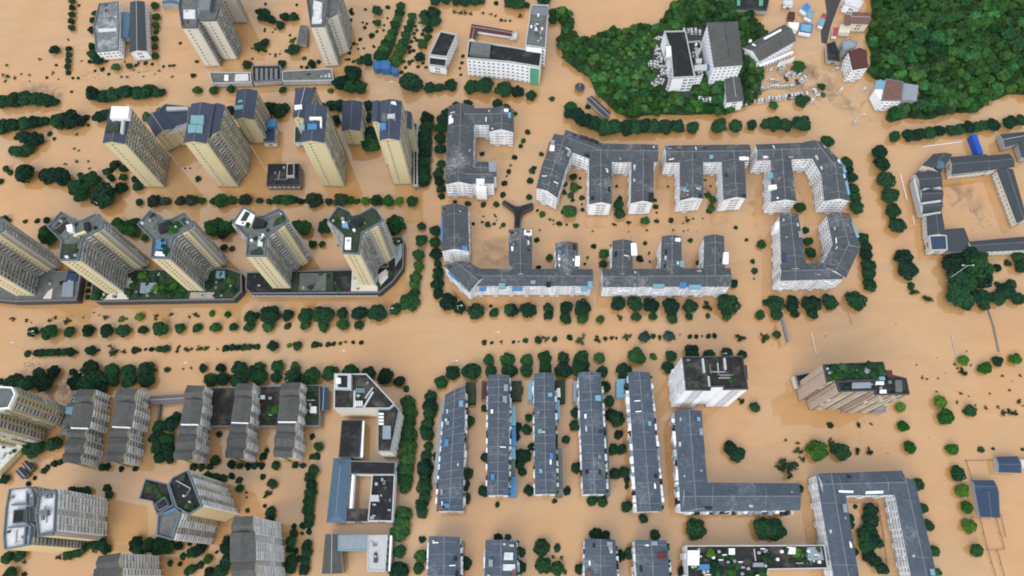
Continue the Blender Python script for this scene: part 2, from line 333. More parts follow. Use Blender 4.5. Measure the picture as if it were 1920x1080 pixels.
class Building:
    """one building: an empty at its base; wings added one by one; windows placed at finish()"""
    def __init__(s, name, label, cat, group=None):
        s.name, s.label, s.cat, s.group = name, label, cat, group
        s.wings = []; s.jobs = []; s.units = []; s.root = None
    def R(s):
        if s.root is None:
            c = centroid(s.wings[0]['poly']); s.root = thing(s.name, s.label, s.cat, (c[0], c[1], 0), s.group)
        return s.root
    def wing(s, spec, h, roof='gable', wall='white_wall', rmat='tile_roof', style='white', end='gab', styles=None, rise=None, hip=(0, 0), ribs=0, ribmat='light_trim', z0=-1.5, fh=2.9, cap=True, par='light_trim', over=0.5, ph=0.9, world=False, blank=0.8, rule=None, wall2=None):
        poly = ccw(spec if world else W(spec, h))
        s.wings.append(dict(poly=poly, h=h, roof=roof, wall=wall, rmat=rmat, style=style, end=end, styles=styles or {}, rise=rise, hip=hip, ribs=ribs, ribmat=ribmat, z0=z0, fh=fh, cap=cap, par=par, over=over, ph=ph, blank=blank, rule=rule, wall2=wall2))
        return s
    def finish(s, limit=300):
        R = s.R()
        for wi in s.wings:
            m = MB(); pl = wi['poly']; n = len(pl); zt = wi['h'] - (0.28 if wi['roof'] != 'flat' else 0); wi['edge'] = []; mats = []
            for k in range(n):
                a, b = Vector(pl[k]), Vector(pl[(k + 1) % n]); L = max((b - a).length, .01); t = (b - a) / L; nn = Vector((t.y, -t.x))
                st, wm = wi['rule'](nn, L) if wi['rule'] else ((wi['end'], wi['wall']) if L < 13.5 and wi['end'] else (wi['style'], wi['wall2'] or wi['wall']))
                wi['edge'].append(st)
                if wm not in mats: mats.append(wm)
                m.face([(*pl[k], wi['z0']), (*pl[(k + 1) % n], wi['z0']), (*pl[(k + 1) % n], zt), (*pl[k], zt)], mats.index(wm))
            m.face([(*p, zt) for p in pl]); m.build('wall', mats, R)
            if wi['roof'] == 'flat': s.flat(wi)
            else: s.gable(wi)
            s.facades(wi)
        s.place(limit)
        return s
    def flat(s, wi):
        R = s.root; h, ph = wi['h'], wi['ph']; out = inset(wi['poly'], -0.06); inn = inset(wi['poly'], 0.5); n = len(out); m = MB()
        for k in range(n):
            j = (k + 1) % n; a, b, c, d = out[k], out[j], inn[j], inn[k]
            m.face([(*a, h - .35), (*b, h - .35), (*b, h + ph), (*a, h + ph)]); m.face([(*a, h + ph), (*b, h + ph), (*c, h + ph), (*d, h + ph)])
            m.face([(*d, h + ph), (*c, h + ph), (*c, h), (*d, h)])
        m.build('parapet', wi['par'], R)
        m = MB(); m.face([(*p, h + .03) for p in inset(wi['poly'], 0.45)]); m.build('roof_deck', wi['rmat'], R)
    def gable(s, wi):
        R = s.root; q = [Vector(p) for p in wi['poly']]; z = wi['h']
        if len(q) != 4: raise ValueError(s.name + ' gable needs 4 corners')
        if (q[1] - q[0]).length + (q[3] - q[2]).length < (q[2] - q[1]).length + (q[0] - q[3]).length: q = q[1:] + q[:1]
        u = ((q[1] - q[0]) + (q[2] - q[3])).normalized(); v = Vector((-u.y, u.x)); ov = wi['over']
        wd = ((q[3] - q[0]).length + (q[2] - q[1]).length) / 2; rise = wi['rise'] if wi['rise'] is not None else wd * 0.21
        q = [q[0] - u * ov - v * ov, q[1] + u * ov - v * ov, q[2] + u * ov + v * ov, q[3] - u * ov + v * ov]
        r0, r1 = (q[0] + q[3]) / 2, (q[1] + q[2]) / 2
        if wi['hip'][0]: r0 = r0 + u * min(wd * .5 * wi['hip'][0], (r1 - r0).length * .45)
        if wi['hip'][1]: r1 = r1 - u * min(wd * .5 * wi['hip'][1], (r1 - r0).length * .45)
        A, Bc, C, D = [(p.x, p.y, z) for p in q]; a, b = (r0.x, r0.y, z + rise), (r1.x, r1.y, z + rise)
        lo = [(p[0], p[1], z - .3) for p in (A, Bc, C, D)]
        m = MB(); m.face([A, Bc, b, a]); m.face([C, D, a, b]); m.face([Bc, C, b], 0 if wi['hip'][1] else 1); m.face([D, A, a], 0 if wi['hip'][0] else 1)
        top = [A, Bc, C, D]
        for k in range(4):
            j = (k + 1) % 4; m.face([lo[k], lo[j], top[j], top[k]], 2)
        m.face(lo[::-1], 2)
        roof = m.build('roof', [wi['rmat'], wi['wall'], wi['par']], R)
        if wi['cap']:
            m = MB(); m.bar((a[0], a[1], a[2] + .04), (b[0], b[1], b[2] + .04), .26, .2); c = m.build('ridge_cap', wi['ribmat'], R); s.under(c, roof)
        n = wi['ribs']
        for k in range(n):
            t = (k + .5) / n + rng.uniform(-.12, .12) / n; p = r0.lerp(r1, t); m = MB(); f = rng.uniform(.55, 1.0)
            e0 = q[0].lerp(q[1], t); e1 = q[3].lerp(q[2], t)
            for e in (e0, e1):
                g = p.lerp(e, f); zz = z + rise * (1 - f)
                m.bar((p.x, p.y, z + rise + .08), (g.x, g.y, zz + .06), .18, .16)
            c = m.build('roof_rib', wi['ribmat'], R); s.under(c, roof)
    def under(s, c, p):      # make c a sub-part of p (both are built about the same origin)
        c.parent = p
    def facades(s, wi):
        poly = wi['poly']; n = len(poly); h = wi['h']
        for k in range(n):
            a, b = Vector(poly[k]), Vector(poly[(k + 1) % n]); L = (b - a).length
            if L < 2.2: continue
            t = (b - a) / L; nn = Vector((t.y, -t.x)); mid = (a + b) / 2
            vis = nn.dot(-mid)                                  # camera is over the origin
            if vis / max(mid.length, 1) < 0.06: continue
            st = wi['edge'][k]
            st = ST.get(st) if isinstance(st, str) else st
            if not st: continue
            fh = wi['fh']; nf = max(1, int((h - wi['blank'] - max(wi['z0'], 0.2)) / fh))
            others = [o for o in s.wings if o is not wi]
            def free(p, z): return not any(z < o['h'] + .5 and inside((p.x, p.y), o['poly']) for o in others)
            if st['kind'] == 'cols':
                for f in range(nf):
                    zc = h - wi['blank'] - fh * (f + .5)
                    for c in st['cols']:
                        p = a.lerp(b, c); q = p + nn * .6
                        if free(q, zc): s.units.append((st['unit'], p + nn * .015, t, nn, zc, st['ww'], st['wh'], .14))
            else:
                nb = max(1, round(L / st['bay'])); bw = L / nb; lo_, hi_ = st.get('strip', (2, 2))
                if lo_ < 1:
                    p0, p1 = a.lerp(b, lo_), a.lerp(b, hi_); m = MB()
                    m.prism([tuple(p0), tuple(p0 + nn * .9), tuple(p1 + nn * .9), tuple(p1)][::-1], wi['z0'], h - .4); m.build('wall_strip', st['stripmat'], s.root)
                    for f in range(nf):
                        p = p0.lerp(p1, .3) + nn * .915; s.units.append(('w_grey', p, t, nn, h - wi['blank'] - fh * (f + .5), .8, 1.1, .12))
                for i in range(nb):
                    nu_ = len(st['units'])
                    p = a + t * (bw * (i + .5)); q = p + nn * .8
                    if lo_ - .5 * bw / L < (i + .5) / nb < hi_ + .5 * bw / L: continue
                    for f in range(nf):
                        zc = h - wi['blank'] - fh * (f + .5)
                        u, wx, wz, dp = st['units'][i % nu_ if rng.random() < .86 else rng.randrange(nu_)]; k_ = rng.uniform(.93, 1.0)
                        if free(q, zc): s.units.append((u, p + nn * .015, t, nn, zc, bw * wx * k_, fh * wz * k_, dp * rng.uniform(.85, 1.1)))
                if st.get('fins'):
                    for i in range(nb + 1):
                        p = a + t * min(max(bw * i, .25), L - .25); q = p + nn * .8
                        if not free(q, h - 3): continue
                        m = MB(); cx = p + nn * .4; m.box((cx.x, cx.y, (h - .4 + wi['z0']) / 2), (.38, .86, h - .4 - wi['z0']), 0, math.atan2(t.y, t.x)); m.build('pilaster', st['fins'], s.root)
    def place(s, limit):
        R = s.root; o0 = Vector(R['_o']); by = {}
        for un in s.units: by.setdefault(UNITS[un[0]][1], []).append(un)
        for nm, lst in by.items():
            if len(lst) > limit:
                lst.sort(key=lambda q: (Vector((q[1].x, q[1].y, q[4])) - CAM).length - 40 * (q[3].dot(-q[1]) / max(q[1].length, 1)))
            rest = {}
            for i, (u, p, t, nn, zc, wx, wz, dp) in enumerate(lst):
                mx = Matrix(((-t.x * wx, nn.x * dp, 0, p.x - o0.x), (-t.y * wx, nn.y * dp, 0, p.y - o0.y), (0, 0, wz, zc - o0.z), (0, 0, 0, 1)))
                if i < limit:
                    o = bpy.data.objects.new(nm, UNITS[u][0]); COL.objects.link(o); o.parent = R; o.matrix_basis = mx
                else: rest.setdefault(u, []).append(mx)
            for u, ms in rest.items():
                me = UNITS[u][0]; nv = len(me.vertices); co = np.empty(nv * 3); me.vertices.foreach_get('co', co); co = np.c_[co.reshape(-1, 3), np.ones(nv)]
                vs = np.concatenate([co @ np.array(q).T for q in ms])[:, :3]; fs = []; mi = []
                for k in range(len(ms)):
                    for pl in me.polygons: fs.append([k * nv + q for q in pl.vertices]); mi.append(pl.material_index)
                nm2 = bpy.data.meshes.new(nm + '_field'); nm2.from_pydata(vs.tolist(), [], fs)
                for q in me.materials: nm2.materials.append(q)
                nm2.polygons.foreach_set('material_index', mi); nm2.update()
                o = link(nm + '_field', nm2, R); o['kind'] = 'stuff'
    # ---- small roof and wall features
    def feat(s, spec, z, ht, mt, name, pitch=0.0):
        poly = ccw(W(spec, z + ht)) if isinstance(spec, str) else ccw(spec); m = MB()
        m.prism(poly, z, z + ht); o = m.build(name, mt, s.R())
        if pitch:
            pass
        return o
    def rectw(s, cx, cy, z, dx, dy, ht, mt, name, rz=0.0):
        m = MB(); m.box((cx, cy, z + ht / 2), (dx, dy, ht), 0, rz); return m.build(name, mt, s.R())
    def clutter(s, wi, n, kinds, z=None, margin=1.6, pitched=False):
        poly = inset(wi['poly'], margin); xs = [p[0] for p in poly]; ys = [p[1] for p in poly]; z = wi['h'] + .03 if z is None else z; t = 0; k = 0
        a, b = Vector(wi['poly'][0]), Vector(wi['poly'][1]); rz = math.atan2((b - a).y, (b - a).x)
        while k < n and t < n * 20:
            t += 1; x, y = rng.uniform(min(xs), max(xs)), rng.uniform(min(ys), max(ys))
            if not inside((x, y), poly): continue
            kd = rng.choice(kinds); k += 1; m = MB()
            if kd == 'tank': m.cyl((x, y, z), .8, 1.6, 10); m.cyl((x, y, z + 1.6), .8, .35, 10, 0, .2); m.build('water_tank', rng.choice(['sheet_white', 'metal', 'sheet_grey']), s.root)
            elif kd == 'solar':
                c, sn = math.cos(rz), math.sin(rz)
                def T(px, py, pz): return (x + c * px - sn * py, y + sn * px + c * py, z + pz)
                m.face([T(-1, -1, .2), T(1, -1, .2), T(1, .9, 1.3), T(-1, .9, 1.3)]); m.bar(T(-1.1, 1, 1.45), T(1.1, 1, 1.45), .5, .5, 1); m.bar(T(-.9, 1, 0), T(-.9, 1, 1.3), .1, .1, 2); m.bar(T(.9, 1, 0), T(.9, 1, 1.3), .1, .1, 2)
                m.build('solar_heater', ['navy_roof', 'sheet_white', 'metal'], s.root)
            elif kd == 'shed':
                dx, dy, hh = rng.uniform(2, 4.5), rng.uniform(2, 3.5), rng.uniform(1.9, 2.6); m.box((x, y, z + hh / 2), (dx, dy, hh), 1, rz); m.box((x, y, z + hh + .06), (dx + .4, dy + .4, .12), 0, rz)
                m.build('roof_shed', [rng.choice(['sheet_sky', 'sheet_grey', 'sheet_white', 'sheet_blue', 'rust_roof', 'grey_deck']), 'light_trim'], s.root)
            elif kd == 'box': m.box((x, y, z + .5), (rng.uniform(.8, 2), rng.uniform(.8, 1.6), 1.0), 0, rz); m.build('vent_box', rng.choice(['light_trim', 'grey_trim', 'grey_trim', 'metal', 'dark_trim']), s.root)
            elif kd == 'plant':
                o = link('roof_planting', rng.choice(SHRUBS['m']), s.root); r = rng.uniform(.9, 2.0); o.location = (x - s.root['_o'][0], y - s.root['_o'][1], z + r * .3); o.scale = (r, r, r * .7); o.rotation_euler.z = rng.uniform(0, 6)
            elif kd == 'bigplant':
                o = link('roof_planting', rng.choice(SHRUBS[rng.choice('mmdl')]), s.root); r = rng.uniform(1.6, 3.2); o.location = (x - s.root['_o'][0], y - s.root['_o'][1], z + r * .35); o.scale = (r, r, r * .7); o.rotation_euler.z = rng.uniform(0, 6)
            elif kd == 'pipe':
                L = rng.uniform(4, 9); d = Vector((math.cos(rz), math.sin(rz))) if rng.random() < .5 else Vector((-math.sin(rz), math.cos(rz))); e = (x + d.x * L, y + d.y * L)
                if inside(e, poly): m.bar((x, y, z + .35), (e[0], e[1], z + .35), .45, .6); m.build('duct', rng.choice(['light_trim', 'grey_trim', 'metal']), s.root)

# ------------------------------------------------------------------ foliage meshes (unit radius, shared)
nrng = np.random.default_rng(11)
def quads_mesh(name, C, Nn, S, mats, core=None, mi_core=0, asp=1.0):
    n = len(C); r = nrng.normal(size=(n, 3)); t = np.cross(Nn, r); t /= np.linalg.norm(t, axis=1)[:, None] + 1e-9; b = np.cross(Nn, t)
    a = S[:, None] * t; c = S[:, None] * b * asp; bend = Nn * S[:, None] * 0.25
    V = np.stack([C - a - c * .4 - bend, C - c + a * .3, C + a + c * .4 - bend, C + c - a * .3], 1).reshape(-1, 3)
    F = np.arange(n * 4).reshape(-1, 4); mi = np.zeros(n, int)
    verts = V; faces = F.tolist()
    if core is not None:
        cv, cf = core; off = len(verts); verts = np.concatenate([verts, cv]); faces += [[off + k for k in f] for f in cf]; mi = np.r_[mi, np.full(len(cf), mi_core)]
    me = bpy.data.meshes.new(name); me.from_pydata(verts.tolist(), [], faces)
    for q in mats: me.materials.append(M[q])
    me.polygons.foreach_set('material_index', mi.tolist()); me.update(); return me
def blob(k, lobes, seed):
    """uv sphere wrapped loosely inside the lobes"""
    rr = np.random.default_rng(seed); nu, nv = 10, 6; vs = []; fs = []
    for j in range(nv + 1):
        th = math.pi * j / nv
        for i in range(nu):
            ph = 2 * math.pi * i / nu; d = np.array([math.sin(th) * math.cos(ph), math.sin(th) * math.sin(ph), math.cos(th)])
            r = max([0.25] + [float(np.dot(c, d)) + math.sqrt(max(0, R * R - (np.dot(c, c) - np.dot(c, d) ** 2))) for c, R in lobes if R * R > np.dot(c, c) - np.dot(c, d) ** 2])
            vs.append(d * r * k * rr.uniform(.9, 1.05))
    for j in range(nv):
        for i in range(nu): fs.append([j * nu + i, j * nu + (i + 1) % nu, (j + 1) * nu + (i + 1) % nu, (j + 1) * nu + i])
    return np.array(vs), fs
def crown(seed, n=620, leaf=.105, zs=.82, nl=9, spread=.52, core=.86):
    rr = np.random.default_rng(seed); lobes = [(np.array([0, 0, .15]), .62)]
    for k in range(nl):
        a = 2 * math.pi * (k + rr.uniform(-.35, .35)) / nl; d = spread * rr.uniform(.75, 1.2); lobes.append((np.array([math.cos(a) * d, math.sin(a) * d, rr.uniform(-.25, .3)]), rr.uniform(.30, .46)))
    for k in range(3): lobes.append((np.array([rr.uniform(-.35, .35), rr.uniform(-.35, .35), rr.uniform(.35, .55)]), rr.uniform(.28, .4)))
    C = []; N = []
    wts = np.array([R ** 2 for _, R in lobes]); wts /= wts.sum()
    while len(C) < n:
        c, R = lobes[rr.choice(len(lobes), p=wts)]; d = rr.normal(size=3); d /= np.linalg.norm(d)
        if d[2] < -.5: continue
        p = c + d * R * rr.uniform(.88, 1.08)
        if any(np.linalg.norm(p - c2) < R2 * .86 for c2, R2 in lobes): continue
        C.append(p); N.append(d + rr.normal(size=3) * .45 + np.array([0, 0, .35]))
    C = np.array(C); N = np.array(N); N /= np.linalg.norm(N, axis=1)[:, None]
    C[:, 2] *= zs; S = leaf * rr.uniform(.65, 1.35, len(C)); cv, cf = blob(core, lobes, seed); cv[:, 2] *= zs
    return C, N, S, (cv, cf)
def sparse(seed, n=150, leaf=.13):
    rr = np.random.default_rng(seed); C = []; N = []
    for k in range(rr.integers(6, 9)):
        a = rr.uniform(0, 6.28); e = np.array([math.cos(a) * rr.uniform(.45, .95), math.sin(a) * rr.uniform(.45, .95), rr.uniform(.0, .5)])
        for i in range(n // 7):
            t = rr.uniform(.25, 1); C.append(e * t + rr.normal(size=3) * .10); N.append(rr.normal(size=3) * .5 + np.array([0, 0, 1.]))
    C = np.array(C); N = np.array(N); N /= np.linalg.norm(N, axis=1)[:, None]; return C, N, leaf * rr.uniform(.6, 1.3, len(C))
CROWNS = {k: [] for k in LEAF}; SHRUBS = {k: [] for k in LEAF}
_cr = [crown(100 + k, 620, .105, rng.uniform(.72, .95), rng.choice([7, 8, 9, 10]), rng.uniform(.46, .6)) for k in range(7)]
_cs = [crown(200 + k, 240, .16, .8, 5, .5) for k in range(5)]
_sp = [sparse(300 + k) for k in range(7)]
for k in LEAF:
    for i, q in enumerate(_cr if k != 's' else []): CROWNS[k].append(quads_mesh('crown_%s_%d' % (k, i), *q[:3], ['leaf_' + k], q[3]))
    for i, q in enumerate(_cs if k != 's' else []): SHRUBS[k].append(quads_mesh('shrub_%s_%d' % (k, i), *q[:3], ['leaf_' + k], q[3]))
for i, q in enumerate(_sp): CROWNS['s'].append(quads_mesh('sparse_%d' % i, *q, ['leaf_s'])); SHRUBS['s'].append(CROWNS['s'][-1])
def trunk_mesh():
    m = MB(); m.cyl((0, 0, 0), .09, .62, 8, 0, .065); m.cyl((0, 0, .60), .065, .2, 8, 0, .04)
    for k in range(5):
        a = k * 1.256 + .3; m.bar((0, 0, .5), (.45 * math.cos(a), .45 * math.sin(a), .95), .05, .05)
    return m.mesh('trunk', ['bark'])
TRUNK = trunk_mesh()

# ------------------------------------------------------------------ the setting: floodwater, hills, roads
m = MB(); m.face([(-6000, -3000, 0), (6000, -3000, 0), (6000, 9000, 0), (-6000, 9000, 0)])
tag(m.build('flood_water', 'floodwater'), 'muddy orange floodwater covering the whole town', kind='structure')

def seg_dist(px, py, poly):
    d = np.full(px.shape, 1e9)
    for i in range(len(poly)):
        (x1, y1), (x2, y2) = poly[i - 1], poly[i]; dx, dy = x2 - x1, y2 - y1; t = np.clip(((px - x1) * dx + (py - y1) * dy) / (dx * dx + dy * dy + 1e-9), 0, 1)
        d = np.minimum(d, np.hypot(px - x1 - t * dx, py - y1 - t * dy))
    return d
def inside_np(px, py, poly):
    c = np.zeros(px.shape, bool)
    for i in range(len(poly)):
        (x1, y1), (x2, y2) = poly[i], poly[i - 1]
        if y1 == y2: continue
        c ^= ((y1 > py) != (y2 > py)) & (px < (x2 - x1) * (py - y1) / (y2 - y1) + x1)
    return c
HILLS = []
def hill(name, label, poly, slope, top, holes=(), step=5.0, seed=0):
    xs = np.arange(min(p[0] for p in poly) - step, max(p[0] for p in poly) + 2 * step, step); ys = np.arange(min(p[1] for p in poly) - step, max(p[1] for p in poly) + 2 * step, step)
    X, Y = np.meshgrid(xs, ys); ins = inside_np(X, Y, poly); d = seg_dist(X, Y, poly)
    Z = np.where(ins, top * (1 - np.exp(-d * slope / top)), -d * .5); Z += np.where(ins, np.sin(X * .06 + seed) * np.cos(Y * .05) * np.minimum(d * .06, 2.0), 0)
    for hp, hz in holes:
        hi = inside_np(X, Y, hp); hd = seg_dist(X, Y, hp); k = np.where(hi, 1.0, np.clip(1 - hd / 14, 0, 1)); Z = Z * (1 - k) + (hz - .6) * k
    nx, ny = len(xs), len(ys); V = np.stack([X, Y, np.maximum(Z, -3)], 2).reshape(-1, 3); F = [[j * nx + i, j * nx + i + 1, (j + 1) * nx + i + 1, (j + 1) * nx + i] for j in range(ny - 1) for i in range(nx - 1)]
    me = bpy.data.meshes.new(name); me.from_pydata(V.tolist(), [], F); me.materials.append(M['undergrowth']); me.update()
    for p in me.polygons: p.use_smooth = True
    tag(link(name, me), label, kind='structure')
    def height(x, y):
        i = (x - xs[0]) / step; j = (y - ys[0]) / step; a, b = int(i), int(j); fx, fy = i - a, j - b
        if not (0 <= a < nx - 1 and 0 <= b < ny - 1): return -9
        return (Z[b, a] * (1 - fx) + Z[b, a + 1] * fx) * (1 - fy) + (Z[b + 1, a] * (1 - fx) + Z[b + 1, a + 1] * fx) * fy
    HILLS.append((poly, height, holes)); return height
TP = lambda c, r, s: [(c * 480 + x / 4, r * 270 + y / 4) for x, y in pts(s)]
# wooded knoll, upper middle
knoll = ccw(W(TP(2, 0, '330,95 400,70 455,140 440,230 520,305 600,285 720,240 830,240 1000,225 1080,245 1110,190 1150,80 1270,10 1480,-10 1620,40 1700,110 1800,150 1900,230 1900,330 1880,560 1840,760 1640,850 1400,862 1150,855 880,885 780,850 700,770 620,690 590,610 560,560 500,545 440,490 370,400 350,290 370,200 330,140')))
yard = ccw(W('1236,66 1300,54 1322,45 1334,120 1334,140 1300,160 1288,176 1262,174 1236,164 1230,110', 6))
h_knoll = hill('hill', 'low wooded knoll around the white blocks at upper middle', knoll, .38, 10, [(yard, 6.0)], seed=1)
m = MB(); m.face([(*p, 6.15) for p in inset(yard, -3)]); tag(m.build('courtyard_paving', 'asphalt'), 'dark asphalt yard on the knoll', kind='structure')
# big wooded hill, upper right
big = ccw(W(TP(3, 0, '760,-60 770,40 800,150 720,280 770,400 760,560 800,600 1120,640 1140,740 1000,800 870,860 890,930 1050,885 1220,905 1320,850 1400,845 1560,850 1620,790 1620,745 1720,755 1800,705 1920,715 2300,640 2900,300 2900,-900 1500,-1000 700,-600')))
h_big = hill('hill', 'steep forested hill at the upper right', big, .45, 48, seed=4)
# asphalt street climbing between the old houses, and the grey silt bank below it
m = MB(); p = W(TP(3, 0, '420,-40 560,-40 470,200 440,330 400,320 395,240 440,90')); m.face([(*q, .12) for q in ccw(p)]); tag(m.build('road', 'asphalt'), 'wet grey street running out of the flood between old houses', kind='structure')
def silt(label, poly):          # film thins out towards its rim
    poly = ccw(poly); m = MB(); n = len(poly); c = centroid(poly); mid = [(c[0] + (p[0] - c[0]) * .6, c[1] + (p[1] - c[1]) * .6) for p in poly]; m.v = [(*p, .02) for p in poly] + [(*p, .02) for p in mid]
    m.f = [(k, (k + 1) % n, n + (k + 1) % n, n + k) for k in range(n)] + [tuple(range(n, 2 * n))]; m.m = [0] * (n + 1); o = m.build('silt_bank', 'scum'); a = o.data.color_attributes.new('cover', 'FLOAT_COLOR', 'POINT')
    for k in range(2 * n): a.data[k].color = (0, 0, 0, 1) if k < n else (1, 1, 1, 1)
    tag(o, label, kind='structure')
silt('grey silt bank streaked across the water below the old houses', W(TP(3, 0, '260,470 400,490 490,590 560,700 640,760 720,850 800,920 680,890 560,850 450,800 390,700 330,620 270,570')))
silt('grey silt swirl in the silted-yard ring yard', W('1765,345 1800,335 1835,350 1850,390 1842,425 1815,400 1785,395 1768,375'))
silt('grey silt film in the L-shaped block court', W('885,445 955,440 965,480 950,500 895,500'))
silt('pale silt film off the first yellow bar', W('60,700 130,690 150,735 120,790 90,760 60,735'))
silt('silt film beside the upper-left tree clumps', W('40,150 130,155 120,205 60,215 20,190'))
silt('silt streak over the flooded car park lane', W('1440,130 1520,100 1560,150 1540,210 1470,190'))

# ------------------------------------------------------------------ buildings
BL = {}
def rowA(nn, L): return ('end', 'cream_wall') if nn.y < -.7 else ('bay', 'bay_wall')
def ytow(nn, L): return ('end2', 'cream_wall') if nn.y < -.93 else (('strip', 'bay_wall') if nn.x > .15 and nn.y < -.4 and L > 9 else ('baygrey', 'bay_wall'))
def jrule(nn, L): return ('end', 'pale_wall') if nn.y < -.7 else ('baygrey', 'grey_wall')
def vrule(nn, L): return ('gab2', 'yellow_wall') if nn.y < -.7 else ('baymix', 'bay_wall')
def xrule(nn, L): return ('none', 'yellow_wall') if nn.y < -.7 else ('baymix', 'bay_wall')
def end_by_px(s, k, o, sc): return ' '.join('%.1f,%.1f' % (o[0] + x / sc, o[1] + y / sc) for x, y in pts(s))
Z = end_by_px

G1 = 'cream high-rises with slate roofs'
b = Building('apartment_tower', 'cream high-rise at far left of its row with white sheeted roof', 'tower', G1)
b.wing('194,267 232,269 246,206 207,203', 49.5, 'gable', 'cream_wall', 'blueslate_roof', rule=rowA, par='grey_trim', rise=1.8, ribmat='grey_trim')
b.feat('206,222 240,221 242,200 209,199', 50.5, 3.0, 'sheet_white', 'roof_shed'); b.feat('196,246 222,247 224,232 203,231', 50.0, 1.6, 'moss_deck', 'roof_terrace'); b.feat('225,249 230,249 233,222 228,222', 50.3, 1.8, 'light_trim', 'roof_wall')
b.finish(); BL['A'] = b
b = Building('apartment_tower', 'cream high-rise with teal roof sheds, second of its row', 'tower', G1)
b.wing('345.5,266.7 385.5,267.8 400,196.7 360,195.6', 49.5, 'gable', 'cream_wall', 'blueslate_roof', rule=rowA, par='grey_trim', rise=1.8, ribmat='grey_trim')
b.wing('393,262 410,245 420,198 398,197', 47, 'gable', 'cream_wall', 'blueslate_roof', rule=rowA, par='grey_trim', rise=1.6, cap=False)
b.feat('357,231 381,232 382,216 358,216', 50.4, 1.6, 'sheet_teal', 'roof_shed'); b.feat('352,248 379,249 380,234 353,233', 50.0, 1.3, 'sheet_teal', 'roof_shed')
b.finish(); BL['B'] = b
b = Building('link_block', 'lower slate-roofed block with pergola between two cream high-rises', 'building')
b.wing('276,226 300,208 325,240 292,256', 17.5, 'gable', 'cream_wall', 'blueslate_roof', rule=rowA, par='grey_trim'); b.wing('296,209 311,196 356,201 353,232 322,247', 17.2, 'flat', 'cream_wall', 'blueslate_roof', rule=rowA, par='grey_trim')
for k in range(7):
    x = 318 + k * 5.2; m = MB(); a_, c_ = P(x, 252 - k * 1.6, 20), P(x + 15, 236 - k * 1.6, 20); m.bar((*a_, 20), (*c_, 20), .4, .4); m.build('pergola_beam', 'light_trim', b.R())
b.feat('312,207 352,205 352,200 312,200', 17.4, 1.5, 'light_trim', 'roof_wall'); b.finish()
b = Building('apartment_block', 'shorter cream slate-roofed tower with pale blue roof sheets', 'building', G1)
b.wing('440,222 474.4,223.3 481,171 444.5,170', 27, 'gable', 'cream_wall', 'blueslate_roof', rule=rowA, par='grey_trim', rise=1.8, ribmat='grey_trim')
b.feat('440,206 458,204 458,196 441,198', 27.6, 1.0, 'sheet_teal', 'roof_shed'); b.feat('446,192 455,191 455,187 447,188', 27.8, 1.0, 'sheet_sky', 'roof_shed'); b.finish()
b = Building('annex', 'low dark flat annex with blue roof box beside shorter cream tower', 'building')
b.wing('496,240 517,239 517,268 494,268', 5.5, 'flat', 'pale_wall', 'navy_roof', style='whitewin', end='gab2', par='grey_trim'); b.feat('500,238 517,236 518,223 501,224', 5.5, 2.5, 'sheet_blue', 'roof_shed'); b.finish()
b = Building('apartment_tower', 'cream high-rise with stepped slate roof and blue roof patch', 'tower', G1)
b.wing('550,221 571,222 591,168 555.5,167', 44, 'gable', 'cream_wall', 'blueslate_roof', rule=rowA, par='grey_trim', rise=1.8, ribmat='light_trim')
b.wing('564.4,265.5 606.7,266.7 612,201 575.5,198', 49.5, 'gable', 'cream_wall', 'blueslate_roof', rule=rowA, par='grey_trim', rise=1.8, ribmat='grey_trim')
b.feat('576,242 594,242 594,232 577,232', 50.2, 1.6, 'sheet_blue', 'roof_shed'); b.feat('580,224 603,223 603,219 580,219', 50.6, 1.5, 'sheet_white', 'roof_wall'); b.feat('600,238 603,238 603,220 600,220', 50.6, 1.4, 'sheet_white', 'roof_wall'); b.feat('552,205 566,204 566,196 552,197', 44.6, 1.4, 'sheet_white', 'roof_shed'); b.feat('560,244 571,243 571,233 562,233', 49.8, 1.4, 'sheet_grey', 'roof_shed'); b.finish(); BL['C'] = b
b = Building('terrace_annex', 'low green-roofed annex at foot of stepped slate-roofed high-rise', 'building')
b.wing('552,269 574,270 572,236 553,238', 5, 'flat', 'pale_wall', 'moss_deck', style='whitewin', end='gab2', par='light_trim'); b.finish()
b = Building('apartment_block', 'small plain slate-roofed cream block between two high-rises', 'building', G1)
b.wing('641.8,244.5 674.4,244.5 678.4,191.6 643.8,190.6', 16.5, 'gable', 'cream_wall', 'blueslate_roof', rule=rowA, par='grey_trim', rise=1.4, ribmat='grey_trim'); b.finish()
b = Building('apartment_tower', 'cream high-rise at right end of its row, dark slate roof with terraces', 'tower', G1)
b.wing('713,261.9 747.7,261.9 751.8,190.6 715,190', 49.5, 'gable', 'cream_wall', 'blueslate_roof', rule=rowA, par='grey_trim', rise=1.8, ribmat='grey_trim')
b.wing('698,227 715,232 718,193 699.8,190.6', 47.5, 'gable', 'cream_wall', 'blueslate_roof', rule=rowA, par='grey_trim', rise=1.4, cap=False); b.wing('754,240 771,242 770,212 756,210', 30, 'gable', 'cream_wall', 'blueslate_roof', rule=rowA, par='grey_trim', rise=1.4)
b.feat('714,243 724,242 723,230 712,231', 49.9, 1.6, 'sheet_blue', 'roof_shed'); b.feat('716,228 743,226 743,211 716,212', 50.2, .5, 'grey_deck', 'roof_terrace'); b.feat('726,221 740,220 740,213 727,214', 50.7, 1.6, 'light_trim', 'stair_house'); b.feat('733,194 743,195 741,190 734,190', 50.2, 1.5, 'sheet_white', 'roof_shed'); b.finish(); BL['D'] = b
b = Building('podium_wing', 'long narrow low dark-roofed wing beside last high-rise', 'building')
b.wing('776,349 783,349 783,231 776,232', 5, 'flat', 'grey_wall', 'tar_deck', style='whitewin', end='gab2', par='light_trim'); b.feat('768,270 782,270 782,268 768,268', 5, .4, 'light_trim', 'beam'); b.finish()
